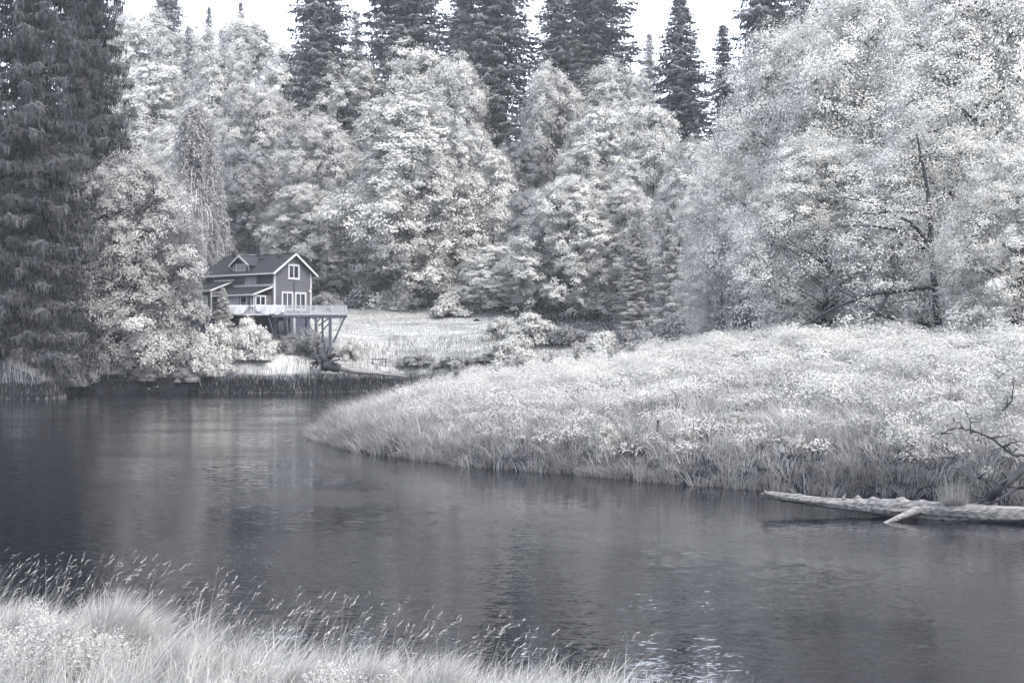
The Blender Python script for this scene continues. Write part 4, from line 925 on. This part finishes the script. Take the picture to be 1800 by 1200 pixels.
# far bank grass: tall band by the water, short grass on the lawn
rng = np.random.default_rng(84)
def okf(x, y, px): d = sdist(x, y, FARP); d = np.where(d > 3, d + 3.5 * fbm(x / 7, y / 7, 19, 3) + rng.exponential(1.6, len(x)) * (px > 500), d).clip(.5); return (d > .4) & (d < np.interp(px, [0, 105, 370, 500, 650, 900], [5, 4, 6, 6, 13, 20])) & ((px < 115) | (px > 350)) & (px < 1150)
xy = scatter(rng, 26000, -75, 30, 160, 240, okf); z = height(xy[:, 0], xy[:, 1]); n = len(xy); d = sdist(xy[:, 0], xy[:, 1], FARP)
h = (1.05 + .25 * fbm(xy[:, 0] / 4, xy[:, 1] / 4, 12, 2) + rng.normal(0, .2, n)).clip(.3) * np.interp(d, [.4, 1.5, 9, 20], [.8, 1, .9, .55]); lean = rng.normal(0, .18, (n, 2)) * h[:, None]
V_, b = blades(np.column_stack([xy, z]), h, rng.uniform(.05, .12, n), lean, rng, 2, .6)
me = mesh_np('tall_grass', V_, 4, b * .8); tag(link('tall_grass', me, M['grass_lawn']), 'tall white grass along the far bank top', 'grass', kind='stuff')
xy = scatter(rng, 22000, -60, 20, 196, 262, lambda x, y, px: (sdist(x, y, FARP) > 6) & (sdist(x, y, FARP) < 55) & (px > 385) & (px < 1100)); z = height(xy[:, 0], xy[:, 1]); n = len(xy)
h = rng.uniform(.12, .34, n); V_, b = blades(np.column_stack([xy, z]), h, rng.uniform(.08, .16, n), rng.normal(0, .1, (n, 2)), rng, 1, .6)
me = mesh_np('lawn_grass', V_, 4, b); tag(link('lawn_grass', me, M['grass_lawn']), 'short pale grass of the sloping lawn', 'grass', kind='stuff')
# shaded growth hanging on the face of the far bank
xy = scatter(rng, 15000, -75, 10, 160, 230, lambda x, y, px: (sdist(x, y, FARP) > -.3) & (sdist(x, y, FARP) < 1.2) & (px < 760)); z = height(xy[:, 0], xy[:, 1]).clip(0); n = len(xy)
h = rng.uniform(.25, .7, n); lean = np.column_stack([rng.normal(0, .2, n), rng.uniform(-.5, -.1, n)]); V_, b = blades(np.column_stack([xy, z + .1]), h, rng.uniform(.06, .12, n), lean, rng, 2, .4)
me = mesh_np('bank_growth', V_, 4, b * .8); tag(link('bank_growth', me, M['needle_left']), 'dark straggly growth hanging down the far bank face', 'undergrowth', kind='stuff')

# grass tuft growing on the driftwood log
p = P(1676, 893, 43.3); rng = np.random.default_rng(85); n = 700; a = rng.uniform(0, 6.283, n); q = rng.random(n) * .5
bs_ = np.column_stack([np.cos(a) * q * .8, np.sin(a) * q * .5, np.full(n, .12)]); h = rng.uniform(.08, .36, n) * (1.2 - q); down = rng.random(n) < .45
V_, b = blades(bs_, np.where(down, -h * .9, h), rng.uniform(.012, .02, n), np.column_stack([np.cos(a), np.sin(a)]) * rng.uniform(.1, .35, (n, 1)), rng, 2, .8)
o = link('grass_tuft', mesh_np('grass_tuft', V_, 4, b * .75), M['grass_bank']); o.location = p; tag(o, 'clump of grass growing on top of the driftwood log', 'grass tuft')

# leaning tree at the right edge with bare dark branches over the water
lt = P(1740, 870, 47); lt.z = H1(lt.x, lt.y); lean_t = empty('leaning_tree', lt); tag(lean_t, 'small leaning tree at the right edge with dark bare branches reaching over the bank', 'tree'); l0 = np.array(lt)
def pl(px, py, Y_=46.5): return np.array(P(px, py, Y_)) - l0
def limb(name, pts, r0, r1, seed):
    pts = np.array(pts); m_ = len(pts); u = np.linspace(0, m_ - 1, m_ * 5); p = np.column_stack([np.interp(u, range(m_), pts[:, c]) for c in range(3)]); rg = np.random.default_rng(seed)
    p += rg.normal(0, .012, p.shape); tb = Tubes(); tb.add(p, np.linspace(r0, r1, len(p)), 7)
    for i in range(2, len(p) - 1, 3):
        e = rg.normal(0, .28, 3); e[2] = abs(e[2]) * .8; gnarl(tb, p[i], p[i] + e, r1 + .008, .004, seed * 31 + i, .3, 3, 5)
    link(name, tb.mesh(name), M['bark'], lean_t); return p
limb('trunk', [pl(1728, 893, 47.2), pl(1750, 862), pl(1785, 835), pl(1830, 795), pl(1880, 700)], .16, .11, 1)
cps = [limb('limb', [pl(1640, 766), pl(1680, 752), pl(1712, 757), pl(1745, 772), pl(1782, 800), pl(1822, 800)], .012, .05, 2), limb('limb', [pl(1682, 832), pl(1730, 842), pl(1775, 855), pl(1830, 862)], .01, .045, 3),
       limb('limb', [pl(1706, 758), pl(1704, 735), pl(1697, 724)], .022, .008, 4), limb('limb', [pl(1762, 722), pl(1778, 705), pl(1784, 662)], .03, .012, 5),
       limb('limb', [pl(1700, 885, 46), pl(1735, 888, 46), pl(1760, 875, 46), pl(1800, 850, 46)], .03, .045, 6), limb('limb', [pl(1750, 668), pl(1775, 648)], .015, .008, 7)]
rng = np.random.default_rng(86); Pn = []
for (px, py, sx, sy, n) in [(1700, 735, 45, 22, 2200), (1650, 760, 40, 16, 1200), (1760, 690, 50, 40, 3000), (1790, 760, 30, 35, 1600), (1720, 670, 50, 22, 1600), (1800, 620, 40, 40, 1800), (1600, 750, 40, 14, 800)]:
    c = pl(px, py, 47.5); s = 47.5 / FPX; m_ = 26; cc = c + rng.normal(0, 1, (m_, 3)) * np.array([sx * s, .7, sy * s]) * .8; Pn.append(np.repeat(cc, n // m_ + 1, 0) + rng.normal(0, .13, (m_ * (n // m_ + 1), 3)) * [1.3, 1, .6])
Pn = np.concatenate(Pn); V_, k = leaves(Pn, rng.uniform(.05, .11, len(Pn)), rng.normal(0, .6, Pn.shape) + [0, -.2, .9], rng, True, .6)
link('foliage', mesh_np('foliage', V_, 4, rng.uniform(.75, 1.1, len(Pn))), M['leaf_near'], lean_t)

# ------------------------------------------------------------------ thin haze over the valley
m = MB(); m.box(-430, 430, -70, 570, -3, 215)
hm = bpy.data.materials.new('haze'); hm.use_nodes = True; n = hm.node_tree; n.nodes.clear(); ho = n.nodes.new('ShaderNodeOutputMaterial'); pv = n.nodes.new('ShaderNodeVolumePrincipled')
pv.inputs['Color'].default_value = (.9, .95, 1, 1); pv.inputs['Density'].default_value = .00013; pv.inputs['Anisotropy'].default_value = .2; n.links.new(pv.outputs[0], ho.inputs['Volume'])
tag(m.build('haze', hm), 'thin pale summer haze in the valley', kind='stuff')
for o in bpy.data.objects:
    if o.name.startswith('limb') and o.parent and o.parent.name == 'leaning_tree': o['kind'] = 'stuff'
# bare old tree whose arching limbs show in front of the pale crowns on the right
bt = P(1655, 640, 90); bt.z = H1(bt.x, bt.y); bare = empty('old_tree', bt); tag(bare, 'old thinly leaved tree with dark arching limbs showing between the large pale crowns at right', 'tree'); b0 = np.array(bt)
def pb_(px, py, Y_=90): return np.array(P(px, py, Y_)) - b0
def arch(name, pts, r0, r1, seed, twigs=True):
    pts = np.array(pts); m_ = len(pts); u = np.linspace(0, m_ - 1, m_ * 6); p = np.column_stack([np.interp(u, range(m_), pts[:, c]) for c in range(3)]); rg = np.random.default_rng(seed)
    for _k in range(2): p[1:-1] = (p[:-2] + p[1:-1] * 2 + p[2:]) / 4
    p += rg.normal(0, .02, p.shape); tb = Tubes(); tb.add(p, np.linspace(r0, r1, len(p)), 7)
    if twigs:
        for i in range(3, len(p) - 1, 3):
            e = rg.normal(0, .55, 3); e[0] -= .4; e[2] = e[2] * .6; gnarl(tb, p[i], p[i] + e, r1 + .015, .008, seed * 31 + i, .3, 3, 5)
    o = link(name, tb.mesh(name), M['bark'], bare)
    if twigs: o['kind'] = 'stuff'
arch('trunk', [(0, 0, -.3), pb_(1648, 560), pb_(1640, 470), pb_(1634, 350), pb_(1622, 285), pb_(1612, 235)], .3, .05, 1, False)
for i, pts in enumerate([[(1640, 440), (1605, 394), (1567, 374), (1528, 355), (1469, 345)], [(1690, 420), (1668, 394), (1606, 371), (1547, 374), (1466, 378)], [(1642, 455), (1602, 413), (1559, 400), (1512, 396), (1473, 398)],
                         [(1640, 505), (1524, 518), (1450, 549), (1403, 577), (1357, 616)], [(1652, 600), (1606, 573), (1543, 553), (1528, 538), (1473, 507)], [(1543, 553), (1560, 520), (1575, 490)]]):
    arch('limb', [pb_(a_, b_, 89.6 - .35 * i) for a_, b_ in pts], .13, .03, 60 + i)
rng = np.random.default_rng(88); Pn = []
for _k in range(210):
    a_, b_ = rng.uniform(1480, 1740), rng.uniform(90, 590); c = pb_(a_, b_, 88.5 + rng.normal(0, 1.3)); Pn.append(c + rng.normal(0, .32, (75, 3)) * [1.3, 1, .6])
Pn = np.concatenate(Pn); V_, k = leaves(Pn, rng.uniform(.1, .19, len(Pn)), rng.normal(0, .25, Pn.shape) + [0, -.3, .8], rng, False, .6)
link('foliage', mesh_np('foliage', V_, k, rng.uniform(.85, 1.1, len(Pn))), M['leaf_near'], bare)
print('script done; triangles', sum(sum(len(p.vertices) - 2 for p in m.polygons) for m in bpy.data.meshes if m.users))
